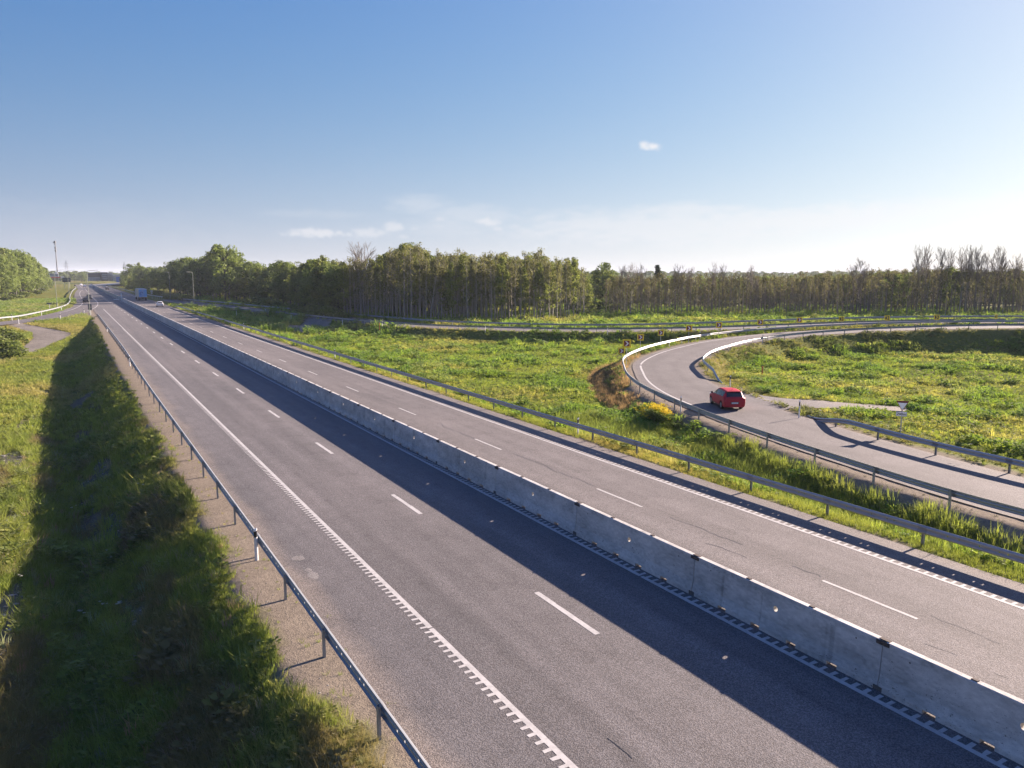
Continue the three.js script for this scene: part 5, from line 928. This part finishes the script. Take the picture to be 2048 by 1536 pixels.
stand(935, 1170, 8, (x, row, q) => (row < 2 ? (q < 0.78 ? 'thin' : 'birch') : row < 4 ? (q < 0.55 ? 'thin' : 'birch') : q < 0.3 ? 'thin' : q < 0.75 ? 'birch' : 'broad'), 'left of the gap', 'trees left of the gap in the forest', 0.8);
stand(1222, 1640, 7.2, (x, row, q) => (q < 0.86 ? 'brown' : q < 0.95 ? 'thin' : row > 1 ? 'broad' : 'bare'), 'behind the chevron signs', 'slim trees behind the chevron signs', 0.85);
stand(1640, 2090, 9.2, (x, row, q) => (q < 0.86 ? 'brown' : q < 0.93 ? 'thin' : 'broad'), 'at the right edge', 'slim trees at the right edge', 0.95);
// trees that stand out
plant('broad', 452, 606, 490, 2, 'tallest tree of the green wood, with a broad loose crown', 'tree', null, { wide: 0.8, form: 1 });
plant('bare', 727, 642, 478, 12, 'tall leafless tree with a wide fan of fine branches above the grey-trunked wood', 'tree', null, { wide: 1.35, form: 0 });
plant('broad', 822, 642, 489, 26, 'tall dense dark green crown behind the grey trunks, right of the wide bare tree', 'tree', null, { wide: 1.0, form: 2 });
plant('broad', 1204, 630, 526, 60, 'dark rounded tree standing alone in the gap of the forest', 'tree', null, { wide: 0.95, form: 3 });
plant('spruce', 1316, 632, 532, 70, 'dark spruce tip rising over the slim wood behind the chevron signs', 'tree', null, { wide: 1.9 });
plant('bare', 1712, 632, 515, 3, 'single leafless tree standing above the dark wood, left of the row of tall bare trees', 'tree', null, { form: 1, wide: 1.1 });
let nBare = 0, nTall = 0, nBush = 0;
for (const [x, yt, f] of [[1244, 524, 2], [1262, 522, 3], [1280, 526, 1], [1355, 524, 0], [1375, 528, 2], [1424, 522, 4], [1442, 524, 3], [1498, 526, 0]]) plant('bare', x, 632, yt, 4 + 6 * rT(), `leafless tree top above the slim wood, ${nth(++nBare)} from the left`, 'tree', 'bare tree tops above the slim wood', { form: f, wide: 0.8 });
for (const [x, yt, f] of [[1832, 484, 0], [1846, 488, 1], [1878, 486, 2], [1893, 492, 3], [1918, 488, 4], [1932, 485, 0], [1947, 490, 1], [1960, 497, 2], [1985, 486, 3], [1996, 492, 4], [2024, 502, 0], [2046, 508, 1]]) plant('bare', x, 631, yt, 2 + 9 * rT(), `tall leafless tree, ${nth(++nTall)} from the left in the bare row at the right edge`, 'tree', 'row of tall bare trees at the right', { form: f, wide: 0.7 });
plant('thin', 1890, 634, 585, -3, 'broken pale slanting trunk in front of the row of tall bare trees', 'tree', null, { form: 2, lean: -0.18, wide: 0.7 });
// bushes
const bushes = (list, where, group) => { let n = 0; for (const [x, yb, hpx, w] of [...list].sort((a, b) => a[0] - b[0])) plant('bush', x, yb, yb - hpx, 0, `green bush, ${nth(++n)} from the left ${where}`, 'bush', group, { wide: w }); };
bushes([[500, 611, 22, 1.6], [515, 613, 26, 1.5], [530, 615, 24, 1.6], [545, 617, 28, 1.4], [562, 620, 24, 1.6], [580, 624, 22, 1.7], [600, 629, 26, 1.5], [620, 634, 30, 1.4], [640, 638, 34, 1.3], [662, 641, 38, 1.2], [684, 643, 30, 1.3]], 'in front of the green wood behind the far ramp', 'bushes along the green wood');
bushes([[1150, 627, 28, 1.4], [1165, 624, 26, 1.6], [1180, 622, 28, 1.6], [1195, 621, 24, 1.8], [1210, 622, 26, 1.6], [1226, 625, 24, 1.5], [1172, 632, 18, 2], [1200, 631, 16, 2.2]], 'sunlit in the gap of the forest', 'bushes in the gap of the forest');
bushes([[1786, 648, 12, 2], [1800, 647, 14, 2], [1815, 647, 11, 2.2], [1836, 647, 12, 2], [1902, 646, 10, 2.4], [1925, 646, 12, 2.2], [1950, 646, 10, 2.4], [1975, 646, 9, 2.4], [2020, 646, 14, 2], [2040, 646, 16, 1.8]], 'low beyond the far ramp at the right', 'low bushes beyond the far ramp');
bushes([[345, 601, 18, 1.6], [360, 603, 22, 1.5], [375, 604, 20, 1.6], [310, 592, 18, 1.8], [288, 585, 16, 2], [270, 579, 14, 2]], 'on the shaded bank right of the truck', 'bushes on the bank by the truck');
bushes([[4, 668, 22, 1.2], [20, 672, 20, 1.3], [34, 676, 16, 1.3], [-12, 680, 24, 1.2], [12, 690, 18, 1.3], [30, 694, 14, 1.4]], 'in the dark thicket left of the left gravel track', 'bushes by the left gravel track');
bushes([[10, 605, 20, 1.6], [30, 601, 18, 1.6], [52, 597, 18, 1.6], [74, 591, 16, 1.6], [92, 584, 12, 1.8]], 'along the foot of the left wood', 'bushes along the left wood');
for (let k = 0; k < 46; k++) masses[rT() < 0.6 ? 'broad' : 'birch'].push([1140 + 100 * rT(), 634, 541 + 10 * rT(), 60 + 170 * rT(), 1]);
// masses of wood behind
{
  const dummy = new THREE.Object3D(), forest = new THREE.Group(); forest.name = 'forest'; tag(forest, 'deeper wood behind the front trees along the horizon', 'forest', null, 'stuff'); scene.add(forest);
  for (const [kind, list] of Object.entries(masses)) {
    const forms = protos[kind].slice(0, 4);
    forms.forEach((p, f) => {
      const mine = list.filter((_, k) => k % forms.length === f); if (!mine.length) return;
      const mats = mine.map(([x, yb, yt, back, wide]) => { const [u0, v0] = at(x, yb, -0.5), D0 = depthOf(u0, v0), k = 1 + back / D0, u = u0 * k, v = v0 * k, D = D0 * k, H = Math.max(4, EYE + 0.5 + (545 - yt) / F * D * 1.02), s = H / p.userData.tall, w = s * wide * (0.95 + 0.3 * rT()); dummy.position.set(u, -0.5, -v); dummy.rotation.set(0, rT() * 6.28, 0); dummy.scale.set(w, s, w); dummy.updateMatrix(); return dummy.matrix.clone(); });
      for (const c of p.children) { const im = new THREE.InstancedMesh(c.geometry, c.material, mats.length); im.name = c.name === 'crown' ? 'crowns' : c.name === 'trunk' ? 'trunks' : 'branches'; mats.forEach((m, k) => im.setMatrixAt(k, m)); im.castShadow = im.receiveShadow = true; forest.add(im); }
    });
  }
  // low tree line on the horizon at the end of the road
  const list = []; for (let x = 96; x < 262; x += 2.2) { const D = 820 + 240 * rT(), [u, h, v] = spot(x, 556, D); list.push([u, v, D * (x > 118 && x < 172 ? 0.0095 : 0.006) * (0.75 + 0.6 * rT())]); }
  for (let x = -300; x < 2400; x += 6) { const D = 950 + 500 * rT(), [u, h, v] = spot(x, 556, D); list.push([u, v, 9 + 4 * rT()]); }
  const p = protos.broad[0], horizon = new THREE.Group(); horizon.name = 'forest_001'; tag(horizon, 'distant dark tree line on the horizon', 'forest', null, 'stuff'); scene.add(horizon);
  for (const c of p.children) { const im = new THREE.InstancedMesh(c.geometry, c.material, list.length); im.name = c.name === 'crown' ? 'crowns' : c.name === 'trunk' ? 'trunks' : 'branches'; list.forEach(([u, v, H], k) => { const s = H / p.userData.tall; dummy.position.set(u, -0.5, -v); dummy.rotation.set(0, k * 1.7, 0); dummy.scale.set(s * 1.4, s, s * 1.4); dummy.updateMatrix(); im.setMatrixAt(k, dummy.matrix); }); im.castShadow = im.receiveShadow = true; horizon.add(im); }
}

renderer.render(scene, camera);
